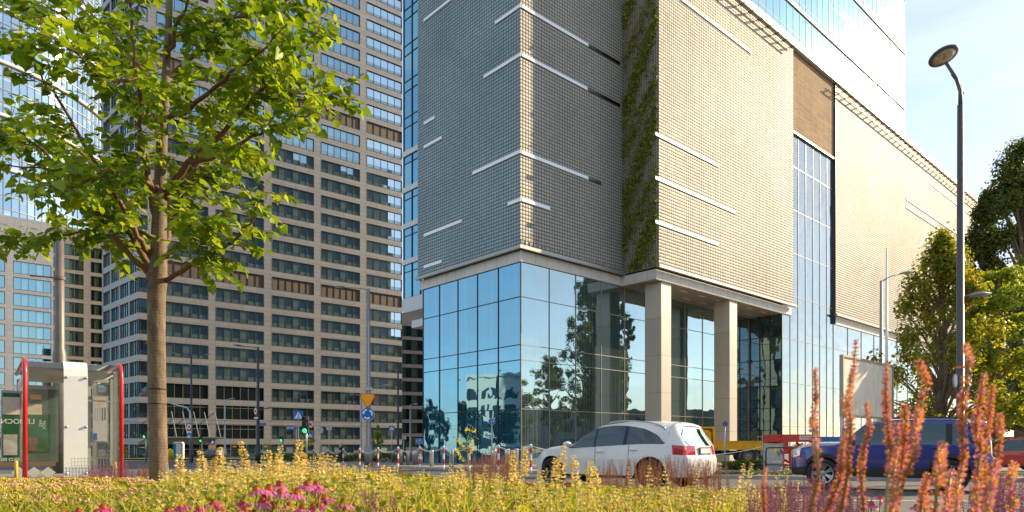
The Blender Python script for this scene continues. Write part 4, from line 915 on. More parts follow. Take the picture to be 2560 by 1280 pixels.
z = CZ+(HZ-740)/F*19-g_.z; b = MB(); b.tube([(0, 0, z-.03), (.22, 0, z), (.3, 0, z+.02)], .035, 8); b.build('arm', pm_, t, True)
lamp_head(t, Matrix.Translation((.2, 0, z))@Matrix.Rotation(-.12, 4, 'Y'), M_['grey'], lens, .68, .34)
b = MB(); z = CZ+(HZ-919)/F*19-g_.z; b.tube([(0, 0, z-.03), (0, 0, z+.03)], .107, 14); b.build('orange_band', mat('orange_tape', (.85, .16, .01), .5), t)
b = MB(); z = CZ+(HZ-952)/F*19-g_.z; disc(b, (-.15, z), .19, -.05, .03, 0, rx=.05); disc(b, (-.17, z), .16, -.07, -.051, 1, rx=.035); b.build('sign_back', [M_['galv'], M_['white']], t)
b = MB(); z = CZ+(HZ-978)/F*19-g_.z; b.box(-.06, .07, -.12, -.105, z-.035, z+.035); pl = b.build('white_plate', M_['white'], t)
# other lamps
street_lamp('slim dark lamp post with two heads and small signs behind the tree trunk', 478, 62, 885, D_, [(-1, 1.0, .12, .75, None, 0), (1, 1.0, -.05, .75, None, 0)], .11, .07)
tt, g_ = street_lamp('dark lamp post with blue and red street name sign', 645, 52, 868, D_, [(-1, 1.2, .12, .8, None, 0), (1, .5, .35, .62, 1032, 0)], .13, .075)
b = MB(); z = CZ+(HZ-1061)/F*52-g_.z; b.box(.08, .62, -.03, -.0, z-.05, z+.11, 0); b.box(.08, .62, -.031, 0, z-.13, z-.051, 1); b.build('street_name_sign', [M_['blue'], M_['red']], tt)
sign_mark(tt, 'nocar', -.13, CZ+(HZ-1028)/F*52-g_.z, .62, -.16, .4); sign_mark(tt, 'plate', -.1, CZ+(HZ-1045)/F*52-g_.z, .3, -.16)
text('ul. Prosta', .10, (.34, -.034, CZ+(HZ-1059.5)/F*52-g_.z), (math.pi/2, 0, 0), M_['white'], [c for c in tt.children if c.name.startswith('street_name')][0]) if 0 else None
street_lamp('pale grey single headed lamp post in front of the tower lobby', 562, 84, 1000, G_, [(1, .5, .15, .8, None, 0)], .12, .07)
street_lamp('short pale grey lamp post beside the roundabout sign post', 903, 84, 988, G_, [(-1, .8, .1, .7, None, 0)], .12, .07)
street_lamp('dark slim lamp post with arm pointing left, right of the crossing sign', 995, 66, 928, D_, [(-1, 1.0, .08, .7, None, 0)], .11, .07)
street_lamp('pale lamp post in front of the dark annex', 1026, 66, 1012, G_, [(1, .25, .08, .55, None, 0)], .11, .07)
street_lamp('grey angled lamp post standing behind the blank billboard', 2203, 37, 702, G_, [(1, 1.0, .42, .95, None, 0)], .11, .07)
t = thing('flagpole', 'thin pale mast rising behind the billboard beside a lamp post', 'pole', GP(2217, 40, .1), 0); b = MB(); b.tube([(0, 0, 0), (0, 0, 12.8)], [.12, .045], 10); b.build('pole', M_['white'], t, True)
# catenary pole behind the bus shelter
t = thing('tram_pole', 'thick grey steel pole with wider foot rising behind the bus shelter', 'pole', GP(149, 22, .1), 0)
pg = mat('pole_galv', (.16, .14, .12), .5, .4, var=.15, ns=3); b = MB(); b.tube([(0, 0, 0), (0, 0, 3.95), (0, 0, 4.15), (0, 0, 8.4)], [.20, .20, .15, .115], 18); b.build('pole', pg, t, True)
b = MB(); b.lathe([(.145, 6.35), (.16, 6.36), (.16, 6.46), (.145, 6.47)], 16); b.tube([(-.14, 0, 6.42), (-.5, 0, 6.46), (-.95, 0, 6.5)], [.03, .022, .03], 6); b.build('wire_clamp', mat('rusty_clamp', (.20, .12, .07), .7, .4), t)
# signals
def signal(label, u, Y, vt, lit, r=.06, boxes=((0, 0),), kind='traffic light', h=.3, n=3, m=None, sz=1.0):
    g_ = GP(u, Y, .1); t = thing('traffic_light', label, kind, g_, 0, 'traffic lights'); H = CZ+(HZ-vt)/F*Y-g_.z
    b = MB(); b.tube([(0, 0, 0), (0, 0, H)], r, 10); b.build('pole', m or G_, t, True)
    for dx, dz in boxes:
        b = MB(); hh = h*n*sz; zc = H-hh/2+dz; b.box(dx-.17*sz, dx+.17*sz, -.30, -.08, zc-hh/2, zc+hh/2); hs = b.build('signal_housing', M_['black'], t); bevel(hs, .03)
        for k in range(n):
            zz_ = zc+hh/2-h*sz*(k+.5); on = (k == n-1 and lit); b = MB(); disc(b, (dx, zz_), .115*sz, -.315, -.301, 0, 20); b.build('signal_lens', M_['green_on'] if on else mat('lens_off', (.06, .008, .008) if k == 0 else (.03, .02, .012), .3), hs)
            b = MB(); P = [(dx+.13*sz*math.cos(a), zz_+.13*sz*math.sin(a)) for a in np.linspace(-.3, math.pi+.3, 9)]
            for i in range(8): b.add([(P[i][0], -.30, P[i][1]), (P[i+1][0], -.30, P[i+1][1]), (P[i+1][0], -.44, P[i+1][1]-.02), (P[i][0], -.44, P[i][1]-.02)], [(0, 1, 2, 3)])
            b.build('visor', M_['black'], hs)
    return t, g_, H
t, g_, H = signal('main three lens traffic light showing green beside a round vehicle ban sign', 766, 40, 1041, True, .05, sz=1.12)
sign_mark(t, 'nocar', 12/F*40, CZ+(HZ-1061)/F*40-g_.z, 21/F*40, -.15, .72); sign_mark(t, 'cross', 10.5/F*40, CZ+(HZ-1088)/F*40-g_.z, 13/F*40, -.15)
signal('pedestrian signal showing green in front of the tower pier', 706, 62, 1090, True, .05, n=2, sz=.9)
signal('pedestrian signal showing green near the portable toilet', 505, 70, 1092, True, .05, n=2, sz=.9)
signal('small signal on a pale post left of the tree trunk', 365, 60, 1080, True, .06, n=2, sz=.9)
t = thing('signal_mast', 'pale grey curved mast arm with ban and crossing signs behind the tree trunk', 'mast', GP(476, 55, .1)); 
z0 = t.location.z; zz_ = lambda v: CZ+(HZ-v)/F*55-z0
b = MB(); b.tube([(0, 0, 0), (0, 0, zz_(1048)), (-.05, 0, zz_(1030)), (-.25, 0, zz_(1020)), (-2.2, 0, zz_(1003))], [.10, .09, .075, .07, .05], 10); b.build('pole', G_, t, True)
sign_mark(t, 'nocar', -.05, zz_(1067), .58, -.15, .7); sign_mark(t, 'plate', -.03, zz_(1080), .34, -.15); sign_mark(t, 'cross', -.05, zz_(1090.5), .38, -.15)
sign_post('blue square pedestrian crossing sign above the hedge, beside the traffic light', 746.5, 46, 1048, [('cross', 0, 1038.5, 23)])
sign_post('small blue crossing sign right of the young tree', 979.5, 56, 1064, [('cross', 0, 1070.5, 13)])
sign_post('blue lane arrow sign on the podium corner', 1048, 54, 1095, [('lanes', 0, 1103.5, 18)])
sign_post('round blue path sign on a pale post before the glass wall', 1229.5, 36, 1046, [('path', 0, 1053.5, 17.5)])
sign_post('round blue and red no parking sign by the second column', 1812, 31, 1053, [('nopark', 0, 1060, 14)])
sign_post('back of a round grey sign seen between hedge and tower', 823, 52, 1064, [('backdisc', 0, 1069.5, 15)])
sign_post('back of a rectangular grey sign left of the round one', 800, 54, 1070, [('backrect', 0, 1076, 13)])
sign_post('back of a small sign near the dark annex', 1009.5, 60, 1090, [('backrect', 1, 1094, 9)])
t = thing('direction_sign', 'blue direction board with small white lines left of the traffic light', 'road sign', GP(741, 50, .1)); zq = lambda v: CZ+(HZ-v)/F*50-t.location.z
b = MB(); b.tube([(0, 0, 0), (0, 0, zq(1064))], .04, 8); b.build('pole', G_, t); b = MB(); b.box(-.72, -.05, -.06, -.04, zq(1074), zq(1066), 0); b.box(-.76, -.721, -.06, -.04, zq(1074), zq(1066), 2)
for k, (a0, a1) in enumerate(((-.68, -.45), (-.4, -.15))): b.box(a0, a1, -.066, -.061, zq(1069.5), zq(1068.3), 1); b.box(a0, a1-.1, -.066, -.061, zq(1072.6), zq(1071.4), 1)
b.build('sign_board', [M_['blue'], M_['white'], M_['red']], t)
# chain posts
BX = [(784, 1157.5), (820, 1159.5), (858, 1161.5), (899, 1164.5), (945, 1167), (995, 1169.5), (1050, 1172), (1109, 1174.5), (1173, 1177), (1246, 1179.5), (1327, 1182.5)]
ords = ['first', 'second', 'third', 'fourth', 'fifth', 'sixth', 'seventh', 'eighth', 'ninth', 'tenth', 'eleventh']
def make_post():
    t = thing('chain_post', 'x', 'bollard', (0, 0, 0), 0, 'red and white chain posts along the kerb')
    b = MB(); r = .045; zz_ = [0, .24, .50, .76, .98, 1.10]
    for i in range(5): b.lathe([(r, zz_[i]), (r, zz_[i+1])], 12, 0 if i % 2 == 0 else 1, cap=(i in (0, 4)))
    b.build('post', [M_['white'], M_['red']], t, True); b = MB(); b.lathe([(r+.006, 1.05), (r+.006, 1.1), (.02, 1.13), (.003, 1.132)], 12, 0); b.build('cap', M_['white'], t, True); return t
P0 = None; tops = []
for k, (u, v) in enumerate(BX):
    Yb = GY(v, .115); p = GP(u, Yb, .10); lb = ords[k]+' red and white striped chain post counted from the left of the row'
    if P0 is None: P0 = make_post(); P0.location = p; P0['label'] = lb
    else: dup(P0, p, label=lb)
    tops.append(p+Vector((0, 0, 1.06)))
for u, Y, lb in ((1912, 27.0, 'red and white striped chain post in front of the graffitied grey cabinet'),): p = GP(u, Y, .1); dup(P0, p, label=lb); rpost = p+Vector((0, 0, 1.06))
p = GP(1560, 27.5, .1); dup(P0, p, label='red and white striped chain post hidden behind the white SUV'); mid = p+Vector((0, 0, 1.06))
tops += [mid, rpost]; chm = mat('chain_white', (.72, .70, .64), .5)
for k in range(len(tops)-1):
    a, c = tops[k], tops[k+1]; b = MB(); sag = .06*(c-a).length+.05; n = 14; o_ = a.copy()
    b.tube([tuple(a+(c-a)*(i/n)-Vector((0, 0, sag*(1-(2*i/n-1)**2)))-o_) for i in range(n+1)], .018, 6)
    o = b.build('plastic_chain', chm, None, True); o.location = o_; nm = (ords[k]+' and '+ords[k+1]) if k < 10 else ('eleventh post and the one behind the SUV' if k == 10 else 'post behind the SUV and the cabinet post')
    tag(o, 'white chain sagging between the '+nm+(' post' if k < 10 else ''), 'chain', 'white chains between the posts')
# steel bollards
bo = None
for k, (u, Y) in enumerate([(1003, 46), (1020, 46), (1034, 47), (1041, 50), (1079, 41), (1129, 38), (1235, 33.5), (1268, 33), (1290, 32)]):
    p = GP(u, Y, .1); lb = ('left end', 'second', 'third', 'fourth', 'fifth', 'sixth', 'seventh', 'eighth', 'ninth')[k]+(' of the row of stout steel bollards before the podium glass' if k == 0 else ' stout steel bollard from the left before the podium glass')
    if bo is None:
        bo = thing('steel_bollard', lb, 'bollard', p, 0, 'stout steel bollards'); b = MB(); b.lathe([(.12, 0), (.12, .92), (.115, .95)], 18); b.build('post', M_['steel'], bo, True); b = MB(); b.lathe([(.122, .951), (.12, .98), (.06, 1.0), (.003, 1.0)], 18); b.build('cap', M_['galv'], bo, True)
    else: dup(bo, p, label=lb)
# cabinet, railing, billboard
t = thing('utility_cabinet', 'grey utility cabinet with scribbled graffiti and a yellow sticker', 'cabinet', GP(1918, 26.2, .1)); cm = mat('cabinet_grey', (.42, .43, .42), .6, var=.15, ns=3)
b = MB(); b.box(0, .62, 0, .4, .45, 1.12); b.box(.0, .62, .0, .4, 0, .42, 1); b.box(-.02, .64, -.02, .42, 1.12, 1.15); bevel(b.build('housing', [cm, mat('cabinet_base', (.33, .33, .32), .8, var=.15)], t), .008)
b = MB(); rs_ = random.Random(4)
for k in range(7):
    x = .38+.035*k; z = .78+rs_.uniform(-.05, .08); b.tube([(x, -.006, z), (x+rs_.uniform(-.03, .03), -.006, z+.10), (x+.04, -.006, z+.04), (x+.03, -.006, z-.1)], .006, 4)
b.build('graffiti', M_['black'], t); b = MB(); b.box(.22, .38, -.006, -.001, .76, 1.05); b.box(.06, .1, -.006, -.001, .86, .92); b.build('sticker', mat('sticker', (.72, .5, .12), .6, var=.4, ns=14), t)
t = thing('guard_rail', 'black tubular guard rail running right from the cabinet behind the blue SUV', 'railing', GP(1915, 25.0, .1)); b = MB(); H = .98
b.tube([(0, 0, 0), (0, 0, H-.12), (.03, 0, H-.03), (.12, 0, H), (4.4, -.5, H)], .03, 8); b.build('top_rail', D_, t, True); b = MB(); b.tube([(0, 0, .35), (4.4, -.5, .35)], .022, 8); b.build('lower_rail', D_, t, True)
for i in (1, 2, 3): b = MB(); b.tube([(1.45*i, -.165*i, 0), (1.45*i, -.165*i, H)], .028, 8); b.build('rail_post', D_, t, True)
a = W(2105, 880, 27.0); c = W(2232, 915, 30.7); zb_ = W(0, 1045, 28.5).z
t = thing('billboard', 'blank weathered cream billboard standing in front of the curtain wall', 'billboard', (a.x, a.y, gz(30)+.1)); d = Vector((c.x-a.x, c.y-a.y, 0)); Lb = d.length; t.rotation_euler = (0, 0, math.atan2(d.y, d.x)); z1 = a.z-t.location.z-.1; z0 = zb_-t.location.z
bm2 = mat('weathered_board', (.74, .66, .55), .8, var=.2, ns=2.2, nd=10, stretch=(1, 1, .35)); b = MB()
for i in range(5): b.box(.08+(Lb-.16)*i/5+.004, .08+(Lb-.16)*(i+1)/5-.004, 0, .06, z0+.08, z1-.08)
b.build('board', bm2, t); b = MB(); b.box(0, Lb, -.05, .1, z1-.08, z1); b.box(0, Lb, -.05, .1, z0, z0+.08); b.box(0, .08, -.05, .1, z0+.08, z1-.08); b.box(Lb-.08, Lb, -.05, .1, z0+.08, z1-.08); b.build('frame', mat('board_frame', (.36, .31, .25), .6, .2), t)
for x in (.4, Lb-.4): b = MB(); b.box(x-.06, x+.06, .101, .22, 0, z1-.2); b.build('leg', G_, t)
# far left bits
t = thing('portable_toilet', 'white and teal portable toilet on the far lawn', 'toilet', GP(447, 86, .1), .25); b = MB(); b.box(-.55, .55, -.55, .55, .12, 2.05); b.prism([(-.58, -.58, 2.05), (.58, -.58, 2.05), (.42, -.58, 2.25), (-.42, -.58, 2.25)], (0, 1.16, 0)); bevel(b.build('shell', mat('toilet_white', (.72, .68, .60), .6), t), .06)
b = MB(); b.box(-.55, -.22, -.575, -.555, .2, 2.0); b.box(.42, .56, -.575, -.555, .2, 2.0); b.build('door_panel', mat('toilet_teal', (.0, .22, .26), .5), t)
b = MB(); b.lathe([(.35, 0), (.38, .9), (.30, 1.25), (.06, 1.4)], 16); o = b.build('sand_bin', mat('bin_yellow', (.75, .48, .01), .5), None, True); o.location = GP(425, 82, .1); tag(o, 'yellow barrel shaped bin beside the tree trunk on the far lawn', 'bin')
t = thing('mesh_fence', 'green netted construction fence in front of the parked silver car', 'fence', GP(577, 95, .1)); b = MB(); Lf = 120/F*95
for i in range(4): b.tube([(Lf*i/3, 0, 0), (Lf*i/3, 0, 2.1)], .04, 6)
b.tube([(0, 0, 2.08), (Lf, 0, 2.08)], .03, 6); b.tube([(0, 0, .3), (Lf, 0, .3)], .03, 6); b.build('frame', G_, t)
g = NG('fence_net'); n_ = g.n('ShaderNodeBsdfDiffuse', {'Color': (.05, .09, .06, 1)}); tr = g.n('ShaderNodeBsdfTransparent'); netm = g.out(g.n('ShaderNodeMixShader', {0: .55, 1: tr.outputs[0], 2: n_.outputs[0]}).outputs[0])
b = MB(); b.box(0, Lf, .05, .06, .35, 2.05); b.build('netting', netm, t)
for x in (.3, 3.6, 4.6): b = MB(); b.box(x, x+.5, -.06, -.04, 1.65, 1.9); b.build('yellow_tag', M_['yellow'], t)
def hedge(name, label, P, w, h, cols, n, base=.1, seed=1, leaf=.06):
    rs = np.random.RandomState(seed); V = []; 
    P = [Vector((p[0], p[1])) for p in P]; pts = []
    for _ in range(n):
        i = rs.randint(len(P)-1); q = P[i]+(P[i+1]-P[i])*rs.rand(); zz_ = rs.rand()**.6*h*(.8+.3*math.sin(q.x*2.1)); pts.append((q.x+rs.uniform(-w, w)/2, q.y+rs.uniform(-w, w)/2, gz(q.y)+base+zz_))
    c = np.array(pts); q = rs.normal(0, leaf, (n, 4, 3)); b = MB(); b.add((c[:, None]+q).reshape(-1, 3), np.arange(4*n).reshape(n, 4)); o = b.build(name, leafmat(name+'_leaf', cols, .35)); o['label'] = label; return o
o = hedge('hedge', '', [GP(655, 72).to_2d(), GP(800, 66).to_2d(), GP(1005, 60).to_2d()], 1.2, .75, [(.05, .09, .01), (.12, .17, .02), (.08, .13, .015)], 9000, leaf=.05); tag(o, 'low clipped green hedge strip behind the chain posts and the blond woman', 'hedge')
o = hedge('weeds', '', [GP(1820, 28.6).to_2d(), GP(1905, 27).to_2d()], .7, .45, [(.08, .12, .02), (.16, .18, .03)], 2200, seed=3, leaf=.035); tag(o, 'ragged green weeds at the foot of the yellow truck', 'weeds'); o['kind'] = 'stuff'
o = hedge('verge_grass', '', [(4.6, 27.2), (11, 23.4), (16, 22.4), (34, 22.6)], .9, .10, [(.10, .13, .02), (.20, .20, .04)], 6000, seed=4, leaf=.03); tag(o, 'thin strip of verge grass along the far kerb', 'grass'); o['kind'] = 'stuff'
# ================================================================ BUS SHELTER
A = W(62, 1199, 13.2); E = W(303, 1194, 14.2); t = thing('bus_shelter', 'glass bus shelter with bright red tubular frame at the left edge', 'bus shelter', A); d = Vector((E.x-A.x, E.y-A.y, 0)); LS = d.length
aS = math.atan2(d.y, d.x); t.rotation_euler = (0, 0, aS); HS = (1199-895)/F*13.2; DP = 4.2; rc = .30; RS = Matrix.Rotation(-aS, 3, 'Z')
def sl(u, v, Y): return RS@(W(u, v, Y)-A)
def sbox(b, u0, u1, v0, v1, Y, th=.05, m=0, dy=0.0):      # board facing the wall direction, spanned between two rays
    p = sl(u0, v1, Y); y = p.y+dy; k = F/1.0
    q = sl(u1, v0, Y); x1 = p.x+(q-p).dot(Vector((1, 0, 0))); b.box(min(p.x, x1), max(p.x, x1), y, y+th, p.z, q.z, m)
def rib(x): return [(x, 0, 0), (x, 0, HS-rc), (x, rc*.12, HS-rc*.55), (x, rc*.42, HS-rc*.16), (x, rc, HS), (x, DP, HS+.03)]
for x in (0, LS): b = MB(); b.tube(rib(x), .042, 12); b.build('red_rib', M_['red'], t, True)
b = MB(); b.tube([(0, 0, 0), (LS, 0, 0)], .035, 10); b.build('bottom_rail', M_['red'], t, True)
g = NG('shelter_glass'); tr = g.n('ShaderNodeBsdfTransparent', {'Color': (.96, .985, .97, 1)}); gl = g.n('ShaderNodeBsdfGlossy', {'Roughness': .02}); ws_ = g.n('ShaderNodeBsdfDiffuse', {'Color': (.6, .62, .56, 1)}); fr = g.n('ShaderNodeFresnel', {'IOR': 1.45})
sg_ = g.out(g.n('ShaderNodeMixShader', {0: .02, 1: g.n('ShaderNodeMixShader', {0: g.math('ADD', fr.outputs[0], .0), 1: tr.outputs[0], 2: gl.outputs[0]}).outputs[0], 2: ws_.outputs[0]}).outputs[0])
def curl(x0, x1, off, m, name, dp=DP):
    P = [(off, .03), (off, HS-rc), (rc*.12+off, HS-rc*.55-off*.5), (rc*.42+off*.5, HS-rc*.16-off), (rc, HS-.01-off), (dp, HS+.02-off)]; b = MB(); V = []
    for y, z in P: V += [(x0, y, z), (x1, y, z)]
    b.add(V, [(2*i, 2*i+1, 2*i+3, 2*i+2) for i in range(len(P)-1)]); return b.build(name, m, t, False)
curl(.05, LS-.05, 0.0, sg_, 'curved_glass'); wpm = mat('shelter_white_panel', (.80, .79, .73), .5, var=.03); curl(LS*.385, LS*.635, -.02, wpm, 'white_panel', .9)
for z in (.1, HS*.44, HS*.86):
    for x in (LS*.385+.05, LS*.635-.03): b = MB(); b.lathe([(.004, -.05), (.024, -.048), (.027, -.02), (.016, .0), (.016, .07)], 12, 0, Matrix.Translation((x, 0, z))@Matrix.Rotation(-math.pi/2, 4, 'X')); b.build('glass_fixing', M_['steel'], t, True)
b = MB(); b.box(LS-.004, LS+.004, .1, DP, .05, HS-.12); b.build('side_glass', sg_, t)
roofm = mat('shelter_roof_panel', (.62, .58, .48), .5, var=.05)
b = MB(); b.box(.06, LS-.06, .75, DP, HS-.14, HS-.09); b.build('roof_lining', roofm, t)
b = MB(); b.box(.02, .07, .25, DP, HS-.50, HS-.20, 0); b.box(.014, .019, .3, DP, HS-.42, HS-.28, 1); b.build('name_board', [mat('board_pale', (.66, .62, .54), .5), mat('board_stripe', (.45, .30, .28), .5, var=.4, ns=8)], t)
b = MB()
b.box(.0, .06, DP-.1, DP, 0, HS-.1); b.box(LS-.06, LS, DP-.1, DP, 0, HS-.1); b.box(LS-.05, LS, .7, .75, 0, HS-.1); b.build('inner_post', G_, t)
b = MB(); sbox(b, -60, 150, 1158, 1168, 14.6, .35); b.build('bench', mat('bench_wood', (.20, .12, .07), .6, var=.2, stretch=(1, 8, 8)), t)
b = MB()
for u in (48, 85, 120):
    c = sl(u, 1181, 14.6); b.prism([(c.x, c.y, c.z+.12), (c.x+.14, c.y, c.z), (c.x, c.y, c.z-.12), (c.x-.14, c.y, c.z)], (0, .04, 0))
b.build('bench_leg', mat('bench_leg_pale', (.62, .60, .54), .6), t)
b = MB(); sbox(b, 2, 56, 975, 1160, 15.2, .07); pc = b.build('poster_case', G_, t)
pmat = [mat('poster_green', (.02, .11, .035), .5, var=.5, ns=3), mat('poster_pale', (.66, .55, .44), .6, var=.15, ns=6), mat('poster_grey', (.45, .42, .36), .6, var=.3, ns=5), mat('poster_brown', (.16, .09, .06), .6, var=.4, ns=9)]
b = MB(); sbox(b, 6, 50, 982, 1155, 15.2, .008, 0, -.01); sbox(b, 6, 50, 992, 1036, 15.2, .008, 1, -.02); sbox(b, 8, 44, 1086, 1138, 15.2, .008, 2, -.02); b.build('poster', pmat, pc)
b = MB(); sbox(b, 68, 150, 972, 1157, 16.0, .02); rp_ = b.build('rear_board', mat('rear_glass', (.10, .14, .11), .2, coat=.5, var=.3, ns=2), t)
b = MB(); sbox(b, 69, 128, 1036, 1130, 16.0, .008, 0, -.01); sbox(b, 69, 106, 1010, 1036, 16.0, .008, 1, -.01); sbox(b, 70, 94, 1092, 1128, 16.0, .008, 3, -.02); b.build('poster', pmat, rp_)
b = MB(); sbox(b, 66, 150, 962, 972, 16.0, .05); b.build('board_rail', roofm, t)
p = sl(28, 1054, 15.2); text('MOCNE', .15, (p.x, p.y-.03, p.z), (math.pi/2, 0, 0), M_['white'], pc).scale = (-1, 1, 1)
p = sl(76, 1054, 16.0); text('LE', .17, (p.x, p.y-.03, p.z), (math.pi/2, 0, 0), M_['white'], rp_).scale = (-1, 1, 1)
p = sl(100, 1058, 16.0); text('WEŹ', .08, (p.x, p.y-.03, p.z), (math.pi/2, math.pi/2, 0), M_['white'], rp_)
p = sl(100, 1062, 16.0); text('TECH', .08, (p.x+.07, p.y-.03, p.z), (math.pi/2, math.pi/2, 0), M_['white'], rp_)
p = sl(26, 1149, 15.2); text('EKO 00', .10, (p.x, p.y-.03, p.z), (math.pi/2, 0, 0), M_['white'], pc).scale = (-1, 1, 1)
b = MB(); sbox(b, 76, 104, 986, 998, 15.4, .02); b.build('yellow_sign', M_['yellow'], t)
b = MB(); sbox(b, 230, 275, 988, 1106, 15.2, .07); tcs = b.build('timetable_case', G_, t)
b = MB(); sbox(b, 232, 271, 991, 1103, 15.2, .008, 0, -.01); sbox(b, 233, 243, 1083, 1100, 15.2, .008, 1, -.02); sbox(b, 245, 253, 1000, 1010, 15.2, .008, 2, -.02)
for k in range(5): sbox(b, 236+k*6, 240+k*6, 1020, 1050+3*(k % 2), 15.2, .008, 3, -.02)
b.build('timetable', [mat('timetable_paper', (.58, .55, .57), .5, var=.1, ns=12), M_['blue'], M_['yellow'], mat('print_grey', (.42, .42, .50), .6)], tcs)
b = MB(); sbox(b, 219, 228, 952, 1192, 15.2, .05); sbox(b, 276, 286, 948, 1165, 15.2, .05); sbox(b, 228, 276, 948, 955, 15.2, .05); sbox(b, 217, 284, 1000, 1003, 15.0, .02); b.build('inner_frame', mat('frame_pale', (.55, .55, .50), .45, .2), t)
for (u, Y), lb in (((40, 12.6), 'left'), ((288, 13.6), 'right')): b = MB(); b.lathe([(.03, -.1), (.03, .30), (.018, .32)], 10); o = b.build('yellow_post', mat('post_yellow', (.80, .45, .02), .5), None, True); o.location = W(u, 1195, Y); tag(o, 'short yellow marker post before the '+lb+' red rib of the bus shelter', 'post')
b = MB(); PP = [(-14.5, 11.6), (-9.4, 12.6), (-7.7, 14.0), (-11.5, 18.5), (-17, 16)]; b.prism([(x, y, gz(y)-.05) for x, y in PP], (0, 0, A.z-gz(13.2)+.02)); struct(b.build('platform', pavem))
b = MB()
for i in range(15): b.tube([(.75+i*.055, -.12, 0), (.75+i*.055, -.12, .42)], .003, 4)
for k in range(6): b.tube([(.75, -.12, .07*k+.05), (1.55, -.12, .07*k+.05)], .003, 4)
o = b.build('wire_mesh_fence', M_['grey']); o.location = t.location; o.rotation_euler = t.rotation_euler; tag(o, 'low rusty wire mesh panel before the white shelter panel', 'fence')
# overhead wires
for k, (ua, va, Ya, ub, vb, Yb) in enumerate([(-200, 1020, 40, 1300, 1052, 70), (-200, 1034, 41, 1300, 1058, 72)]):
    a, c = W(ua, va, Ya), W(ub, vb, Yb); b = MB(); b.tube([tuple((c-a)*(i/10)-Vector((0, 0, .5*(1-(i/5-1)**2)))) for i in range(11)], .012, 4); o = b.build('tram_wire', M_['dgrey']); o.location = a
    tag(o, ('upper' if k == 0 else 'lower')+' thin overhead tram wire crossing in front of the office tower', 'wire')
# ================================================================ PEOPLE
def person(label, loc, rz, J, hgt, mats, hair=None):
    """J: joints (unit height figure) ; one skinned body, clothes by height zones"""
    t = thing('person', label, 'person', loc, rz); import bmesh
    def skin(name, V, E, Rr, m, root=0):
        me = bpy.data.meshes.new(name); me.from_pydata([tuple(c*hgt for c in v) for v in V], E, []); o = bpy.data.objects.new(name, me); col.objects.link(o); o.parent = t
        s = o.modifiers.new('s', 'SKIN'); s.use_smooth_shade = True
        for i, r in enumerate(Rr): me.skin_vertices[0].data[i].radius = (r[0]*hgt, r[1]*hgt) if isinstance(r, tuple) else (r*hgt, r*hgt)
        me.skin_vertices[0].data[root].use_root = True; u_ = o.modifiers.new('u', 'SUBSURF'); u_.levels = u_.render_levels = 1; me.materials.append(m); return o
    V, E, Rr = J; skin('body', V, E, Rr, mats['body'])
    return t, skin
def bodym(name, skin_c, top_c, leg_c, zt, zl, hgt, shoe=(.03, .03, .03)):
    g = NG(name); s = g.n('ShaderNodeSeparateXYZ', {0: g.n('ShaderNodeTexCoord').outputs['Object']}); z = g.math('DIVIDE', s.outputs[2], hgt)
    r = g.n('ShaderNodeValToRGB', {0: z}); r.color_ramp.interpolation = 'CONSTANT'; e = r.color_ramp.elements
    while len(e) < 4: e.new(.5)
    for i, (p, c) in enumerate(((0, shoe), (.045, leg_c), (zl, top_c), (zt, skin_c))): e[i].position = p; e[i].color = (*c, 1)
    return g.out(g.n('ShaderNodeBsdfPrincipled', {'Base Color': r.outputs[0], 'Roughness': .8}).outputs[0])
def joints(step=.05, armL=None, armR=None):
    V = [(0, 0, .53), (0, 0, .60), (0, 0, .70), (0, 0, .80), (0, -.005, .85), (0, -.01, .885), (0, -.02, .935), (0, -.02, .985)]
    Rr = [(.085, .06), (.07, .052), (.085, .058), (.06, .045), .03, .036, .056, .03]
    E = [(i, i+1) for i in range(7)]
    for sg, st_, arm in ((1, step, armL), (-1, -step, armR)):
        k = len(V); V += [(sg*.055, 0, .48), (sg*.055, -st_*.6, .28), (sg*.055, -st_*.2+abs(st_)*.4, .05), (sg*.06, -.06-st_*.2+abs(st_)*.4, .02)]; Rr += [.052, .034, .022, .02]; E += [(0, k), (k, k+1), (k+1, k+2), (k+2, k+3)]
        a = arm or [(sg*.125, .0, .66), (sg*.13, -.03, .52), (sg*.13, -.05, .465)]
        k = len(V); V += [(sg*.11, 0, .80)]+a; Rr += [.036, .027, .02, .017]; E += [(3, k), (k, k+1), (k+1, k+2), (k+2, k+3)]
    return V, E, Rr
def hairblob(t, hgt, m, c, r, drop=0):
    b = MB(); n = 12; V = []
    P = [(.3, 1.02), (.75, .9), (1.0, .5), (1.02, 0), (.95, -.6-drop*.5), (.8, -1-drop), (.35, -1.15-drop)]
    b.lathe([(r*hgt*a, r*hgt*z) for a, z in P], n, 0, Matrix.Translation(tuple(x*hgt for x in c))); o = b.build('hair', m, t, True)
def faceparts(t, hgt):
    b = MB(); b.cbox((0, -.078*hgt, .935*hgt), (.012*hgt, .018*hgt, .022*hgt)); b.build('nose', bpy.data.materials['skin_tone'], t, True); b = MB()
    for sx in (-1, 1): b.cbox((sx*.019*hgt, -.070*hgt, .945*hgt), (.01*hgt, .006*hgt, .006*hgt))
    b.cbox((0, -.071*hgt, .915*hgt), (.022*hgt, .006*hgt, .005*hgt)); b.build('face_detail', M_['black'], t)
    for sx in (-1, 1): b = MB(); b.cbox((sx*.058*hgt, -.018*hgt, .935*hgt), (.008*hgt, .02*hgt, .03*hgt)); bevel(b.build('ear', bpy.data.materials['skin_tone'], t), .006)
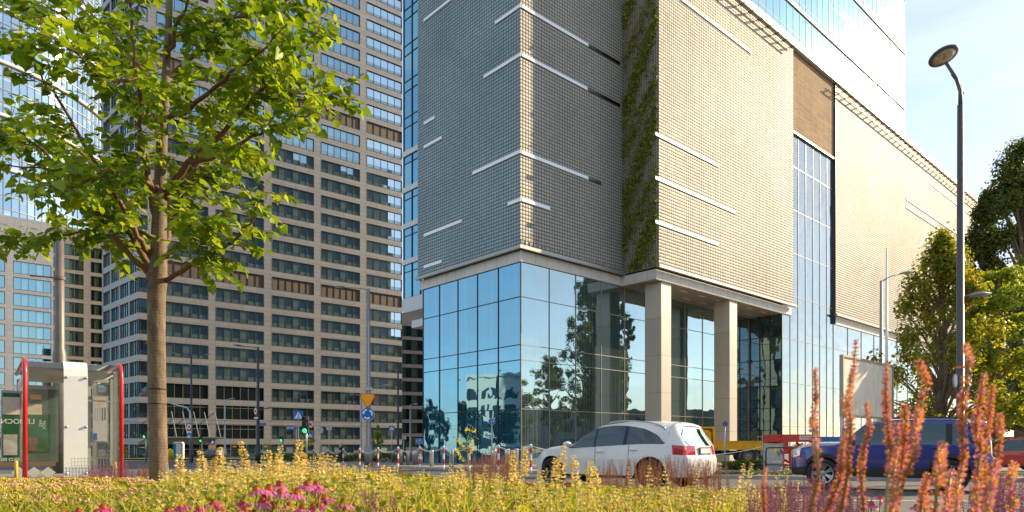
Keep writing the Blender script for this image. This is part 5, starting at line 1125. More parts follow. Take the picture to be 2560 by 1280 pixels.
def hands(t, hgt, ends):
    for (p, dr) in ends:
        b = MB(); p = Vector(p)*hgt; dr = Vector(dr).normalized(); side = dr.cross(Vector((0, 1, .2))).normalized(); b.tube([p-dr*.02, p+dr*.045], [.02, .026], 8)
        for k in range(4): q = p+dr*.045+side*(.013*(k-1.5)); b.tube([q, q+dr*(.035-.004*abs(k-1.5)), q+dr*.06+Vector((0, -.012, 0))], [.008, .008, .006], 5)
        b.tube([p+side*.02, p+side*.04+dr*.03], [.009, .007], 5); b.build('hand', bpy.data.materials['skin_tone'], t, True)
mat('skin_tone', (.50, .30, .21), .6)
h1, h2, h3 = 1.78, 1.68, 1.75
m1 = bodym('clothes_blue_jacket', (.50, .30, .21), (.012, .03, .085), (.28, .27, .26), .855, .50, h1); t, _ = person('person in navy jacket with grey trousers holding a camera up to the face', GP(742, 66, .1), math.radians(-60), joints(.03, [(.13, -.05, .70), (.07, -.15, .80), (.03, -.16, .88)], [(-.13, -.05, .70), (-.07, -.15, .80), (-.03, -.16, .88)]), h1, {'body': m1}); hairblob(t, h1, mat('hair_grey', (.42, .38, .34), .8), (0, .012, .95), .06); faceparts(t, h1)
hands(t, h1, [((.03, -.16, .88), (-.2, 0, 1)), ((-.03, -.16, .88), (.2, 0, 1))]); b = MB(); b.cbox((0, -.18*h1, .92*h1), (.14, .08, .09)); b.lathe([(.03, 0), (.03, .1)], 10, 0, Matrix.Translation((0, -.19*h1, .92*h1))@Matrix.Rotation(math.pi/2, 4, 'X')); o = b.build('camera', M_['black']); o.location = t.location; o.rotation_euler = t.rotation_euler; tag(o, 'small dark camera held up by the person in the navy jacket', 'camera')
m2 = bodym('clothes_black', (.50, .30, .21), (.012, .012, .014), (.014, .014, .018), .86, .50, h2); t, _ = person('person with long wavy blond hair in black clothes standing by a chain post', GP(852, 60, .1), math.radians(150), joints(.03), h2, {'body': m2}); hairblob(t, h2, mat('hair_blond', (.52, .36, .16), .7, bump=.5, ns=20), (0, .02, .93), .066, 1.3); faceparts(t, h2); hands(t, h2, [((.13, -.05, .465), (0, 0, -1)), ((-.13, -.05, .465), (0, 0, -1))])
b = MB(); b.cbox((0, .10*h2, .60*h2), (.26, .1, .2)); o = b.build('handbag', mat('bag_pink', (.55, .30, .26), .6)); bevel(o, .03); o.location = t.location; o.rotation_euler = t.rotation_euler; tag(o, 'small pinkish bag at the waist of the blond person', 'bag')
m3 = bodym('clothes_dark', (.50, .30, .21), (.01, .012, .015), (.012, .012, .012), .86, .50, h3); t, _ = person('person in dark clothes walking between the steel bollards', GP(1011, 62, .1), math.radians(-95), joints(.14), h3, {'body': m3}); hairblob(t, h3, M_['black'], (0, .012, .95), .06); faceparts(t, h3); hands(t, h3, [((.13, -.05, .465), (0, 0, -1)), ((-.13, -.05, .465), (0, 0, -1))])
# ================================================================ TREES
def rotz_rand(rs, n):
    """n random rotation matrices"""
    q = rs.normal(0, 1, (n, 4)); q /= np.linalg.norm(q, axis=1)[:, None]; w_, x, y, z = q.T
    return np.stack([1-2*(y*y+z*z), 2*(x*y-z*w_), 2*(x*z+y*w_), 2*(x*y+z*w_), 1-2*(x*x+z*z), 2*(y*z-x*w_), 2*(x*z-y*w_), 2*(y*z+x*w_), 1-2*(x*x+y*y)], 1).reshape(n, 3, 3)
def basis(Z, up):      # columns X,Y,Z with Z given (n,3)
    Z = Z/np.linalg.norm(Z, axis=1)[:, None]; X = np.cross(up, Z); X /= np.linalg.norm(X, axis=1)[:, None]+1e-9; Y = np.cross(Z, X); return np.stack([X, Y, Z], 2)
def scatter(b, tv, tf, pos, rot, sc, m=0):
    tv = np.asarray(tv, float); tf = np.asarray(tf); n = len(pos)
    V = np.einsum('nij,kj->nki', rot, tv)*np.asarray(sc).reshape(n, 1, 1)+np.asarray(pos)[:, None, :]
    Fs = (tf[None]+(np.arange(n)*len(tv))[:, None, None]).reshape(-1, tf.shape[1]); b.add(V.reshape(-1, 3), Fs, m)
# leaf in xy plane, stem at origin, tip along +y, slightly folded
LEAF_V = [(0, 0, 0), (-.42, -.02, .07), (-.52, .35, .10), (-.30, .75, .04), (0, 1.08, -.10), (.30, .75, .04), (.52, .35, .10), (.42, -.02, .07), (0, .45, -.02)]
LEAF_F = [(0, 8, 2, 1), (8, 4, 3, 2), (0, 7, 6, 8), (8, 6, 5, 4)]
bark = NG('bark'); tcn = bark.n('ShaderNodeTexCoord'); mpn = bark.n('ShaderNodeMapping', {0: tcn.outputs['Object'], 'Scale': (1, 1, .35)})
nz1 = bark.n('ShaderNodeTexNoise', {0: mpn.outputs[0], 'Scale': 16.0, 'Detail': 12.0, 'Roughness': .75}); wv1 = bark.n('ShaderNodeTexWave', {0: tcn.outputs['Object'], 'Scale': 9.0, 'Distortion': 6.0, 'Detail': 5.0}, bands_direction='Z')
cmb1 = bark.math('ADD', bark.math('MULTIPLY', nz1.outputs['Fac'], .8), bark.math('MULTIPLY', wv1.outputs['Fac'], .05))
bc = bark.ramp(cmb1, [(.32, (.10, .068, .042)), (.55, (.25, .185, .115)), (.78, (.40, .31, .20))]); bu = bark.n('ShaderNodeBump', {'Strength': .9, 'Distance': .012, 'Height': cmb1})
bark = bark.out(bark.n('ShaderNodeBsdfPrincipled', {'Base Color': bc, 'Roughness': .85, 'Normal': bu.outputs[0]}).outputs[0])
twigm = mat('twig_bark', (.16, .075, .035), .7, var=.25, ns=8)
# ---- the big linden on the left
YT = 7.8; rs = np.random.RandomState(11)
base = GP(396, YT, 0); base.z = gz(YT)+.1
tree = thing('linden_tree', 'large leafy linden tree with a bare brown trunk in the flower bed', 'tree', base)
def TP(u, v, dy=0.0): return W(u, v, YT+dy)-base
trk = [(402, 1275, 30), (399, 1225, 26.5), (396, 1150, 24), (393, 1000, 23.5), (391, 850, 23), (391, 740, 23.5), (393, 700, 26), (396, 660, 22.5), (398, 560, 19.5), (401, 450, 16.5), (405, 350, 14), (412, 240, 11.5), (418, 120, 9.5), (424, 0, 8), (430, -140, 6)]
b = MB(); b.tube([TP(u, v) for u, v, r in trk], [r*.9/F*YT for u, v, r in trk], 20)
b.tube([TP(378, 690, -.05), TP(366, 705, -.07)], [.06, .02], 8); tk = b.build('trunk', bark, tree, True)
for v in (973, 1010): b = MB(); b.lathe([(.098, -.008), (.102, 0), (.098, .008)], 16, 0, Matrix.Translation(TP(393, v))); b.build('tree_tie', M_['black'], tree)
limbs = [
 ([(388, 690), (330, 645), (262, 565), (215, 480), (150, 430), (60, 415), (-40, 400)], -.5, 7.5),
 ([(386, 688), (345, 620), (303, 545), (262, 450), (190, 370), (120, 330), (30, 300)], .9, 8),
 ([(380, 650), (345, 590), (300, 500), (235, 400), (150, 250), (100, 190), (40, 100)], -1.1, 7.5),
 ([(405, 640), (430, 560), (450, 490), (500, 400), (540, 300), (600, 210), (640, 140)], .9, 8),
 ([(392, 545), (372, 440), (352, 370), (350, 250), (335, 130), (322, 0), (315, -80)], -.7, 9),
 ([(410, 495), (470, 408), (560, 330), (640, 240), (700, 190), (765, 120), (800, 60)], -.6, 9),
 ([(470, 406), (540, 392), (610, 350), (680, 315), (740, 290), (800, 285)], -.8, 6),
 ([(412, 702), (470, 668), (520, 640), (580, 605), (625, 560), (660, 480)], -.5, 6.5),
 ([(405, 215), (450, 170), (520, 110), (580, 50), (640, -20)], .5, 7),
 ([(404, 385), (385, 290), (378, 200), (300, 110), (230, 30), (160, -50)], .9, 7.5),
 ([(272, 165), (190, 60), (110, 10), (20, -20)], -.2, 4.5),
 ([(398, 560), (440, 470), (520, 420), (600, 390), (650, 400)], 1.3, 6),
 ([(396, 620), (330, 560), (240, 575), (150, 585), (60, 600), (20, 610)], .4, 5),
 ([(410, 300), (470, 270), (560, 200), (650, 130), (720, 60)], -1.3, 7),
 ([(400, 470), (350, 440), (270, 430), (180, 470), (100, 490)], -1.5, 6.5),
 ([(640, 240), (700, 245), (770, 235), (840, 225)], -.2, 4),
 ([(416, 150), (440, 60), (480, -20), (500, -90)], -.6, 6),
 ([(412, 230), (340, 200), (260, 210), (190, 130), (60, 60)], -1.5, 6),
 ([(415, 640), (455, 600), (480, 560), (520, 545)], -1.2, 5),
 ([(416, 120), (500, 60), (620, 40), (720, 0), (820, -30)], .4, 6),
 ([(160, 430), (90, 360), (30, 330), (-40, 300)], .3, 4)]
twb = MB(); lp, ld, ls = [], [], []     # leaf positions, directions, sizes
def gauss(s=1.0): return rs.normal(0, s)
for li, (P, dy, r0) in enumerate(limbs):
    n = len(P); pts = [TP(u, v, dy*(i/(n-1))**.8) for i, (u, v) in enumerate(P)]
    if li in (6, 10, 15, 20): pts = [TP(u, v, {6: -.25, 10: .55, 15: -.35, 20: -.4}[li]+dy*i/(n-1)) for i, (u, v) in enumerate(P)]
    fine = []
    for i in range(n-1):
        for k in range(4): fine.append(pts[i].lerp(pts[i+1], k/4)+Vector((gauss(.012), gauss(.012), gauss(.012))))
    fine.append(pts[-1]); m_ = len(fine)
    b = MB(); b.tube(fine, [max(.0035, r0/F*YT*(1-.88*i/(m_-1))) for i in range(m_)], 8); b.build('branch', twigm, tree, True)
    tot = sum((fine[i+1]-fine[i]).length for i in range(m_-1)); ns_ = int(tot*15.5)
    for k in range(ns_):
        f = .20+.80*(k+rs.rand())/ns_; x = f*(m_-1); i = min(int(x), m_-2); p = fine[i].lerp(fine[i+1], x-i); dr = (fine[i+1]-fine[i]).normalized()
        side = Vector((gauss(), gauss(), gauss(.45))); side = (side-dr*side.dot(dr)*.6).normalized()
        d0 = (dr*.55+side+Vector((0, 0, .10))).normalized(); Ls = rs.uniform(.22, .62)*(1.15-.4*f)
        q = [p]; d_ = d0.copy(); nseg = 6
        for s_ in range(nseg): d_ = (d_+Vector((gauss(.10), gauss(.10), -.07+gauss(.07)))).normalized(); q.append(q[-1]+d_*Ls/nseg)
        twb.tube(q, [.0045, .004, .0035, .003, .0025, .002, .0015], 4, cap=False)
        nl = max(5, int(Ls/.036))
        for a in range(nl):
            y_ = (.12+.88*a/nl)*nseg; j = min(int(y_), nseg-1); c = q[j].lerp(q[j+1], y_-j); sg = 1 if a % 2 else -1
            dd = (q[j+1]-q[j]).normalized(); lat = dd.cross(Vector((0, 0, 1))).normalized()*sg
            v = lat*.7+dd*.45+Vector((gauss(.28), gauss(.28), -.35+gauss(.3))); lp.append(c+v.normalized()*.03); ld.append(v.normalized()); ls.append(rs.uniform(.058, .112))
twb.build('twigs', twigm, tree)['kind'] = 'stuff'
lp = np.array([tuple(p) for p in lp]); ld = np.array([tuple(p) for p in ld]); ls = np.array(ls); n = len(lp)
nrm = np.stack([rs.normal(0, .42, n), rs.normal(0, .42, n)-.10, np.ones(n)], 1); Yv = ld; Zv = nrm-(nrm*Yv).sum(1)[:, None]*Yv; Zv /= np.linalg.norm(Zv, axis=1)[:, None]; Xv = np.cross(Yv, Zv)
lm_ = leafmat('linden_leaf', [(.09, .18, .015), (.15, .26, .02), (.22, .34, .025), (.34, .44, .04), (.17, .29, .02)], .5, .40, (1.5, 1.3, .4))
b = MB(); scatter(b, LEAF_V, LEAF_F, lp, np.stack([Xv, Yv, Zv], 2), ls); b.build('crown', lm_, tree, True)['kind'] = 'stuff'
print('linden leaves', n)
# ---- generic background tree
def bg_tree(name, label, u, Y, vtop, wpx, cols, nleaf, seed, lsz=.10, kind='round', vlow=None, group=None, trans=.4, loc=None, H=None, wd=None, cat='tree', trunk_r=None, clump=.55, nl=60):
    rs = np.random.RandomState(seed); p0 = loc if loc is not None else GP(u, Y, .1); t = thing(name, label, cat, p0, 0, group)
    H = H or CZ+(HZ-vtop)/F*Y-p0.z; R_ = wd or wpx/2/F*Y; zl = (CZ+(HZ-vlow)/F*Y-p0.z) if vlow else H*.25; tr = trunk_r or H*.018
    b = MB(); b.tube([(0, 0, -.1), (0, 0, H*.3), (tr, 0, H*.6), (0, tr, H*.93)], [tr*1.4, tr, tr*.6, tr*.15], 10); b.build('trunk', bark, t, True)
    C = []; bb = MB()
    for k in range(nl):
        f = rs.rand(); z = zl+(H-zl)*f
        if kind == 'round': e = math.sqrt(max(.02, 1-(2*f-.85)**2/1.4)) if f > .1 else .7
        elif kind == 'poplar': e = min(1, f*3+.25)*(1-f)**.55*1.25
        else: e = (1-f)**.8*min(1, f*5+.4)
        a = rs.rand()*2*math.pi; rr = R_*e*(rs.uniform(.35, 1.0)); c = np.array([rr*math.cos(a), rr*math.sin(a), z]); C.append((c, R_*clump*rs.uniform(.25, .55)*(1 if kind == 'round' else .8)))
        zt = max(H*.18, z-rr*(.9 if kind == 'round' else 1.6)); bb.tube([(0, 0, zt), tuple(c*.5+np.array([0, 0, zt*.5+.05*H*rs.rand()])), tuple(c)], [tr*.4, tr*.22, tr*.05], 5, cap=False)
    bb.build('branches', bark, t)['kind'] = 'stuff'
    w_ = np.array([r**2 for c, r in C]); w_ /= w_.sum(); idx = rs.choice(len(C), nleaf, p=w_); v = rs.normal(0, 1, (nleaf, 3)); v /= np.linalg.norm(v, axis=1)[:, None]
    rad = np.array([C[i][1] for i in idx])*(rs.rand(nleaf)**.45)*(1+rs.normal(0, .16, nleaf)); pos = np.array([C[i][0] for i in idx])+v*rad[:, None]*np.array([1, 1, .75 if kind == 'round' else 1.5])
    b = MB(); nn = v+rs.normal(0, .6, (nleaf, 3))+np.array([0, 0, .5]); rot = basis(nn, rs.normal(0, 1, (nleaf, 3)))
    scatter(b, [(-.5, 0, 0), (0, -.9, .12), (.5, 0, 0), (0, .9, .12)], [(0, 1, 2, 3)], pos, rot, lsz*rs.uniform(.6, 1.3, nleaf)); b.build('crown', leafmat(name+'_leaf%d' % seed, cols, trans), t)['kind'] = 'stuff'; return t
gA = [(.12, .17, .02), (.22, .26, .03), (.34, .34, .04), (.50, .38, .05)]; gB = [(.17, .26, .03), (.32, .40, .04), (.48, .52, .07)]; gC = [(.06, .09, .02), (.10, .14, .03), (.15, .18, .04)]
bg_tree('maple_tree', 'olive green broad tree with yellowing top in front of the tiled podium end', 2352, 33, 600, 490, gA, 18000, 21, .115, kind='cone', vlow=1085, nl=105, clump=.30, trans=.6)
bg_tree('ash_tree', 'bright yellow green tree right of the tall lamp post', 2490, 34, 690, 290, gB, 17000, 22, .12, vlow=1050, nl=60, clump=.42, trans=.6)
bg_tree('poplar_tree', 'tall dark poplar at the right edge of the picture', 2556, 54, 362, 320, gC+gA[:2], 36000, 23, .15, kind='poplar', vlow=1000, nl=100, clump=.42, trans=.5)
bg_tree('poplar_tree', 'shorter dark tree left of the tall poplar, behind the bright tree', 2462, 56, 500, 130, gC+gA[:2], 20000, 24, .14, kind='poplar', vlow=900, nl=70, clump=.65)
bg_tree('elm_tree', 'dark green tree low at the right edge behind the red hatchback', 2580, 44, 760, 230, gC+gA[:1], 22000, 25, .12, vlow=1070, nl=70)
bg_tree('young_tree', 'young yellow green tree above the hedge right of the roundabout sign post', 944, 62, 1062, 36, gB, 3500, 26, .06, kind='cone', vlow=1120, nl=30, trunk_r=.04)
bg_tree('young_tree', 'young tree half hidden behind the main traffic light', 765, 64, 1076, 60, gB, 3500, 27, .06, vlow=1122, nl=26, trunk_r=.04)
bg_tree('shrub', 'green shrub seen through the shelter glass by the right red rib', 272, 40, 1108, 90, gA, 4000, 28, .05, vlow=1140, nl=26, trunk_r=.03, cat='shrub')
# things across the street that only the glass shows
for k, (x, y, H_, wd_, kd) in enumerate([(60, 53.2, 27.5, 2.3, 'poplar'), (60, 59.4, 25, 1.5, 'poplar'), (60, 48.2, 15, 3, 'round'), (64, 66, 7, 3, 'round'), (-62, 62, 7.6, 2.6, 'poplar'), (-62, 68, 8.2, 2.4, 'poplar'), (-62, 74, 7.4, 2.8, 'poplar'), (-60, 56, 6, 3, 'round')]):
    bg_tree('roadside_tree', ['tall wide poplar mirrored left of the recess in the front glass', 'slim poplar mirrored at the end of the front glass', 'round tree mirrored beside the podium corner', 'low round tree mirrored behind the first column', 'poplar mirrored in the side glass, nearest the corner', 'middle poplar mirrored in the side glass', 'poplar mirrored at the far end of the side glass', 'low round tree mirrored under the white office block'][k], 0, 0, 0, 0, gC+gA[:2], 9000, 40+k, .17, kind=kd, loc=Vector((x, y, -.7)), H=H_, wd=wd_, vlow=None, group='trees across the street')
def block(name, label, x0, x1, y0, y1, h, m, wm, fl=3.4):
    t = thing(name, label, 'building', ((x0+x1)/2, (y0+y1)/2, -1)); X, Y = (x1-x0)/2, (y1-y0)/2; b = MB(); b.box(-X, X, -Y, Y, -1, h); b.build('wall', m, t); b = MB()
    for k in range(int(h/fl)):
        z = 1.2+k*fl; ny = max(2, int(Y*2/3.2)); [b.box(-X-.05, X+.05, -Y+.5+q*(2*Y-1)/ny+.35, -Y+.5+(q+1)*(2*Y-1)/ny-.35, z, z+2.0) for q in range(ny)]; b.box(-X+1, X-1, -Y-.05, Y+.05, z, z+1.8)
    b.build('window_band', wm, t); b = MB(); b.box(-X-.4, X+.4, -Y-.4, Y+.4, h, h+.6); b.build('roof', m, t)
wh = mat('white_render', (.70, .69, .66), .6, var=.05); dkw = mat('far_window', (.03, .05, .06), .1, coat=1)
block('white_office', 'white office block with square windows across the street mirrored in the side glass', -125, -98, 51, 67, 16, wh, dkw)
block('grey_office', 'grey office block across the street mirrored in the front glass', 92, 120, 22, 80, 8, M_['grey'], dkw)
block('slab_tower', 'slim pale tower far away mirrored in the front glass', 150, 165, 28, 36, 25, mat('pale_slab', (.35, .38, .42), .5), dkw)
block('long_block', 'long low block far across the street mirrored in the front glass', 100, 112, -40, 26, 7, mat('brown_block', (.16, .13, .11), .7), dkw)
block('rear_block', 'office block on the near side of the street behind the viewer', -60, 50, -95, -70, 24, M_['grey'], dkw)
# ================================================================ FLOWER BED
BED = [(-14, .5), (3.4, .5), (3.1, 3), (2.5, 5), (2.3, 7.5), (1.0, 9.0), (-3.0, 9.8), (-9.5, 11.3), (-16, 11.3)]
b = MB(); b.prism([(x, y, gz(y)-.05) for x, y in BED], (0, 0, .17)); o = b.build('flower_bed_ground', soil); struct(o)
b = MB(); strip(b, [(3.5, .5), (3.2, 3), (2.6, 5), (2.4, 7.6), (1.05, 9.12), (-3.0, 9.95), (-9.5, 11.45), (-16, 11.45)], -.06, .06, -.05, .13); struct(b.build('kerb', stone))
def inbed(x, y, mg=.15):
    xr_ = np.interp(y, [.5, 3, 5, 7.5, 9.0, 9.8, 11.3], [3.4, 3.1, 2.5, 2.3, 1.0, -3.0, -9.5])-mg; yt = np.interp(x, [-16, -9.5, -3, 1, 2.3], [11.3, 11.3, 9.8, 9.0, 7.5])-mg; return (x < xr_) & (y < yt)
rs = np.random.RandomState(77)
def sample(n, y0, y1, u0=-80, u1=2640, dens=None):
    y = np.sqrt(rs.uniform(y0**2, y1**2, n)); u = rs.uniform(u0, u1, n); x = (u-1280)/F*y; k = inbed(x, y)
    if dens is not None: k &= rs.rand(n) < dens(u, y)
    return x[k], y[k], u[k]
def bz(y): return -SL*y+.12
def vcap(u): return np.interp(u, [0, 380, 450, 700, 900, 1200, 1330, 1900, 1960, 2560], [1206, 1206, 1188, 1178, 1180, 1200, 1212, 1228, 1270, 1300])
def lenv(u, y):       # allowed plant-top height so the road, cars and signs stay visible above the plants (lower towards the right)
    return np.interp(u, [0, 300, 420, 900, 1300, 1800, 1950, 2560], [.46, .46, .60, .58, .48, .42, .34, .30])
OCT_V = [(.5, 0, 0), (0, .5, 0), (-.5, 0, 0), (0, -.5, 0), (0, 0, .5), (0, 0, -.5)]; OCT_F = [(0, 1, 4), (1, 2, 4), (2, 3, 4), (3, 0, 4), (1, 0, 5), (2, 1, 5), (3, 2, 5), (0, 3, 5)]
BLD_V = [(-.5, 0, 0), (.5, 0, 0), (.28, .55, .12), (0, 1, 0), (-.28, .55, .12)]; 
KITE_V = [(-.0, 0, 0), (.32, .45, .08), (0, 1, 0), (-.32, .45, .08)]; KITE_F = [(0, 1, 2, 3)]
# low leafy fill
x, y, u = sample(52000, 2.2, 11.5, dens=lambda u, y: np.where(u < 1950, 1, .55)); n = len(x); top = np.minimum(lenv(u, y), np.maximum(.06, CZ-(vcap(u)-HZ)/F*y-bz(y))); z = bz(y)+top*rs.uniform(.25, .95, n)
fillm = leafmat('bed_leaf', [(.08, .15, .015), (.16, .24, .02), (.32, .36, .03), (.50, .44, .035), (.22, .28, .03)], .45, tcol=(1.4, 1.2, .4)); b = MB()
d_ = np.stack([rs.normal(0, 1, n), rs.normal(0, 1, n), np.abs(rs.normal(.5, .6, n))], 1); rot = basis(rs.normal(0, 1, (n, 3))+[0, -.3, .8], d_)
scatter(b, KITE_V, KITE_F, np.stack([x, y, z], 1), rot, rs.uniform(.03, .085, n)*np.clip(y/5.5, .35, 1.1)); o = b.build('ground_cover', fillm); tag(o, 'dense low green and yellow foliage filling the flower bed', 'ground cover'); o['kind'] = 'stuff'
# sedum heads
def sedum(nm, lb, x, y, zt, cols, rad, seed):
    rs = np.random.RandomState(seed); n = len(x); b = MB(); k = 46; r = rs.uniform(rad*.65, rad*1.15, n); st = MB()
    rr = np.sqrt(rs.rand(n, k)); a = rs.rand(n, k)*2*math.pi; px = x[:, None]+r[:, None]*rr*np.cos(a); py = y[:, None]+r[:, None]*rr*np.sin(a); pz = zt[:, None]+r[:, None]*.42*(1-rr**2)+rs.normal(0, .004, (n, k))
    pos = np.stack([px, py, pz], 2).reshape(-1, 3); scatter(b, OCT_V, OCT_F, pos, rotz_rand(rs, n*k), np.repeat(r*.28, k)*rs.uniform(.7, 1.3, n*k))
    o = b.build(nm, leafmat(nm+'_bloom', cols, .25, .7, (1.2, 1.05, .7))); tag(o, lb, 'flowers'); o['kind'] = 'stuff'
x, y, u = sample(1500, 4.3, 11.0, -60, 600); zt = np.minimum(bz(y)+.40+rs.normal(0, .035, len(x)), CZ-(1201+rs.rand(len(x))*6-HZ)/F*y); zt = np.where(u > 380, zt-.04, zt)
hx = rs.rand(len(x)) < .45
sedum('yellow_sedum', 'flat yellow green sedum heads covering the left of the bed', x[~hx], y[~hx], zt[~hx], [(.42, .36, .03), (.62, .50, .05), (.52, .44, .06), (.66, .52, .16)], .075, 3)
sedum('pink_sedum', 'flat pinkish cream sedum heads mixed through the left of the bed', x[hx], y[hx], zt[hx], [(.60, .36, .18), (.72, .48, .22), (.66, .42, .24), (.70, .55, .25)], .08, 4)
x, y, u = sample(620, 3.8, 8.2, 1180, 1960); zt = np.minimum(bz(y)+.36+rs.normal(0, .03, len(x)), CZ-(vcap(u)+rs.rand(len(x))*10-HZ)/F*y); hx = rs.rand(len(x)) < .3
sedum('yellow_sedum', 'yellow green sedum heads in front of the white SUV', x[~hx], y[~hx], zt[~hx], [(.42, .38, .03), (.60, .50, .05), (.50, .44, .05)], .05, 5)
sedum('pink_sedum', 'cream and pink sedum heads in front of the white SUV', x[hx], y[hx], zt[hx], [(.62, .42, .2), (.70, .50, .22)], .065, 6)
x, y, u = sample(60, 4.5, 8, 600, 1500); sedum('rusty_sedum', 'few rust red sedum heads in the middle of the bed', x, y, bz(y)+.40+0*x, [(.30, .07, .03), (.38, .10, .04)], .06, 7)
# tan seed-head stalks (whorled)
def whorls(nm, lb, x, y, h, cols, stemc, seed, wr=.018, gap=.022, part=.45, k=5, lean=.10, size=.012, tmpl=None, kind='stuff', thick=.0016, parent=None, loc=None):
    rs = np.random.RandomState(seed); n = len(x); st = MB(); P = []; S_ = []; Dv = []; tl = rs.normal(0, lean, (n, 2))
    z0 = bz(y) if loc is None else np.zeros(n)
    for i in range(n):
        H_ = h[i]; bend = rs.normal(0, .04, 2); f = lambda t_: (x[i]+tl[i, 0]*t_*H_+bend[0]*math.sin(t_*3)*H_, y[i]+tl[i, 1]*t_*H_+bend[1]*math.sin(t_*3)*H_, z0[i]+t_*H_)
        st.tube([f(a) for a in (0, .35, .7, 1.0)], [thick*1.3, thick*1.15, thick, thick*.6], 4, cap=False); nw = max(3, int(part*H_/gap))
        for w2 in range(nw):
            t_ = 1-part*(w2/nw)**1.15; c = f(t_); wrr = wr*(.45+.65*min(1, w2/nw*1.8+.15))*rs.uniform(.75, 1.2)
            for q in range(k):
                a = rs.rand()*6.283; e = np.array([math.cos(a), math.sin(a), rs.uniform(.0, .7)]); P.append(np.array(c)+e*wrr*.35); Dv.append(e); S_.append(wrr*rs.uniform(.9, 1.4)/1.0)
    P = np.array(P); Dv = np.array(Dv); m = len(P); Yv = Dv/np.linalg.norm(Dv, axis=1)[:, None]; up = rs.normal(0, 1, (m, 3)); Xv = np.cross(Yv, up); Xv /= np.linalg.norm(Xv, axis=1)[:, None]; Zv = np.cross(Xv, Yv)
    b = MB(); scatter(b, KITE_V, KITE_F, P, np.stack([Xv, Yv, Zv], 2), np.array(S_)); return st, b
tanm = leafmat('seed_head', [(.72, .54, .19), (.84, .70, .32), (.50, .46, .12), (.70, .54, .24), (.82, .70, .38)], .4, .7, (1.2, 1.05, .6)); stm = mat('stalk_green', (.20, .22, .04), .7, var=.3)
def heightcap(x, y, u, vtop): return np.maximum(.2, CZ+(HZ-vtop)/F*y-bz(y))
x, y, u = sample(560, 3.6, 9.6, 400, 1330, dens=lambda u, y: np.interp(u, [400, 450, 900, 1250, 1330], [.5, 1, .8, .6, .4])); vt = np.interp(u, [400, 560, 760, 900, 1000, 1150, 1330], [1185, 1172, 1160, 1172, 1196, 1186, 1192])+rs.exponential(22, len(x))-np.where(rs.rand(len(x)) < .12, 26, 6)
h = np.minimum(heightcap(x, y, u, vt), .95); st, b = whorls('', '', x, y, h, 0, 0, 31, wr=.022, gap=.026, part=.42, k=7)
o = b.build('seed_stalk_heads', tanm); tag(o, 'mass of pale tan seed heads across the middle of the bed', 'dry flowers'); o['kind'] = 'stuff'; o = st.build('seed_stalk_stems', stm); tag(o, 'thin green stems under the tan seed heads', 'stems'); o['kind'] = 'stuff'
x, y, u = sample(560, 3.4, 8.5, 1250, 1990); vt = 1216+rs.exponential(22, len(x))-np.where(rs.rand(len(x)) < .06, 60, 0); h = np.minimum(heightcap(x, y, u, vt), .7); st, b = whorls('', '', x, y, h, 0, 0, 32, wr=.017, gap=.024, part=.4, k=6)
o = b.build('seed_stalk_heads', tanm); tag(o, 'lower tan seed heads in front of the white SUV', 'dry flowers'); o['kind'] = 'stuff'; o = st.build('seed_stalk_stems', stm); tag(o, 'thin stems under the lower tan seed heads', 'stems'); o['kind'] = 'stuff'
bl = leafmat('wild_grass_blade', [(.14, .24, .02), (.28, .36, .03), (.50, .46, .08), (.62, .52, .14), (.20, .30, .03)], .5, .5, (1.3, 1.2, .5))
x, y, u = sample(9000, 2.6, 10.5, -60, 1960); n = len(x); h = np.minimum(heightcap(x, y, u, vcap(u)-14+rs.exponential(18, n)), .75)
b = MB(); d_ = np.stack([rs.normal(0, .28, n), rs.normal(0, .28, n), np.ones(n)], 1); d_ /= np.linalg.norm(d_, axis=1)[:, None]; sx = np.cross(d_, rs.normal(0, 1, (n, 3))); sx /= np.linalg.norm(sx, axis=1)[:, None]; wdt = .0035+.0006*y
p0 = np.stack([x, y, bz(y)], 1); rt_ = np.stack([rs.normal(0, .10, n), rs.normal(0, .10, n), np.zeros(n)], 1)*h[:, None]; V = np.stack([p0-sx*wdt[:, None], p0+sx*wdt[:, None], p0+d_*(h*.6)[:, None]+sx*(wdt*.8)[:, None], p0+d_*(h*.6)[:, None]-sx*(wdt*.8)[:, None], p0+d_*h[:, None]+rt_*2], 1)
i5 = (np.arange(n)*5)[:, None]; b.add(V.reshape(-1, 3), i5+np.array([[0, 1, 2, 3]])); b.f.append((i5+np.array([[3, 2, 4]]), np.zeros(n, int))); o = b.build('wild_grass', bl); tag(o, 'thin green and straw coloured grass blades rising through the flower bed', 'grass'); o['kind'] = 'stuff'
# tall individual tan stalks
sp = [(452, 1140), (497, 1130), (563, 1122), (601, 1107), (672, 1128), (695, 1150), (765, 1103), (730, 1118), (805, 1135), (845, 1160), (1285, 1128), (1308, 1121), (1410, 1116), (1433, 1140), (1390, 1148), (1475, 1155), (1488, 1157), (970, 1172), (1155, 1165), (540, 1152)]
for i, (uu, vv) in enumerate(sp):
    Yq = 4.6+(i*37 % 17)/10; xq = (uu-1280)/F*Yq; g0_ = bz(Yq); H_ = CZ+(HZ-vv)/F*Yq-g0_; t = thing('seed_stalk', 'tall tan whorled seed stalk standing above the rest of the bed', 'dry flower', (xq, Yq, g0_), 0, 'tall tan seed stalks')
    st, b = whorls('', '', np.array([0.]), np.array([0.]), np.array([H_]), 0, 0, 200+i, wr=.028, gap=.024, part=.36, k=12, lean=.04, loc=1, thick=.0022); b.build('seed_head', tanm, t); st.build('stem', stm, t)
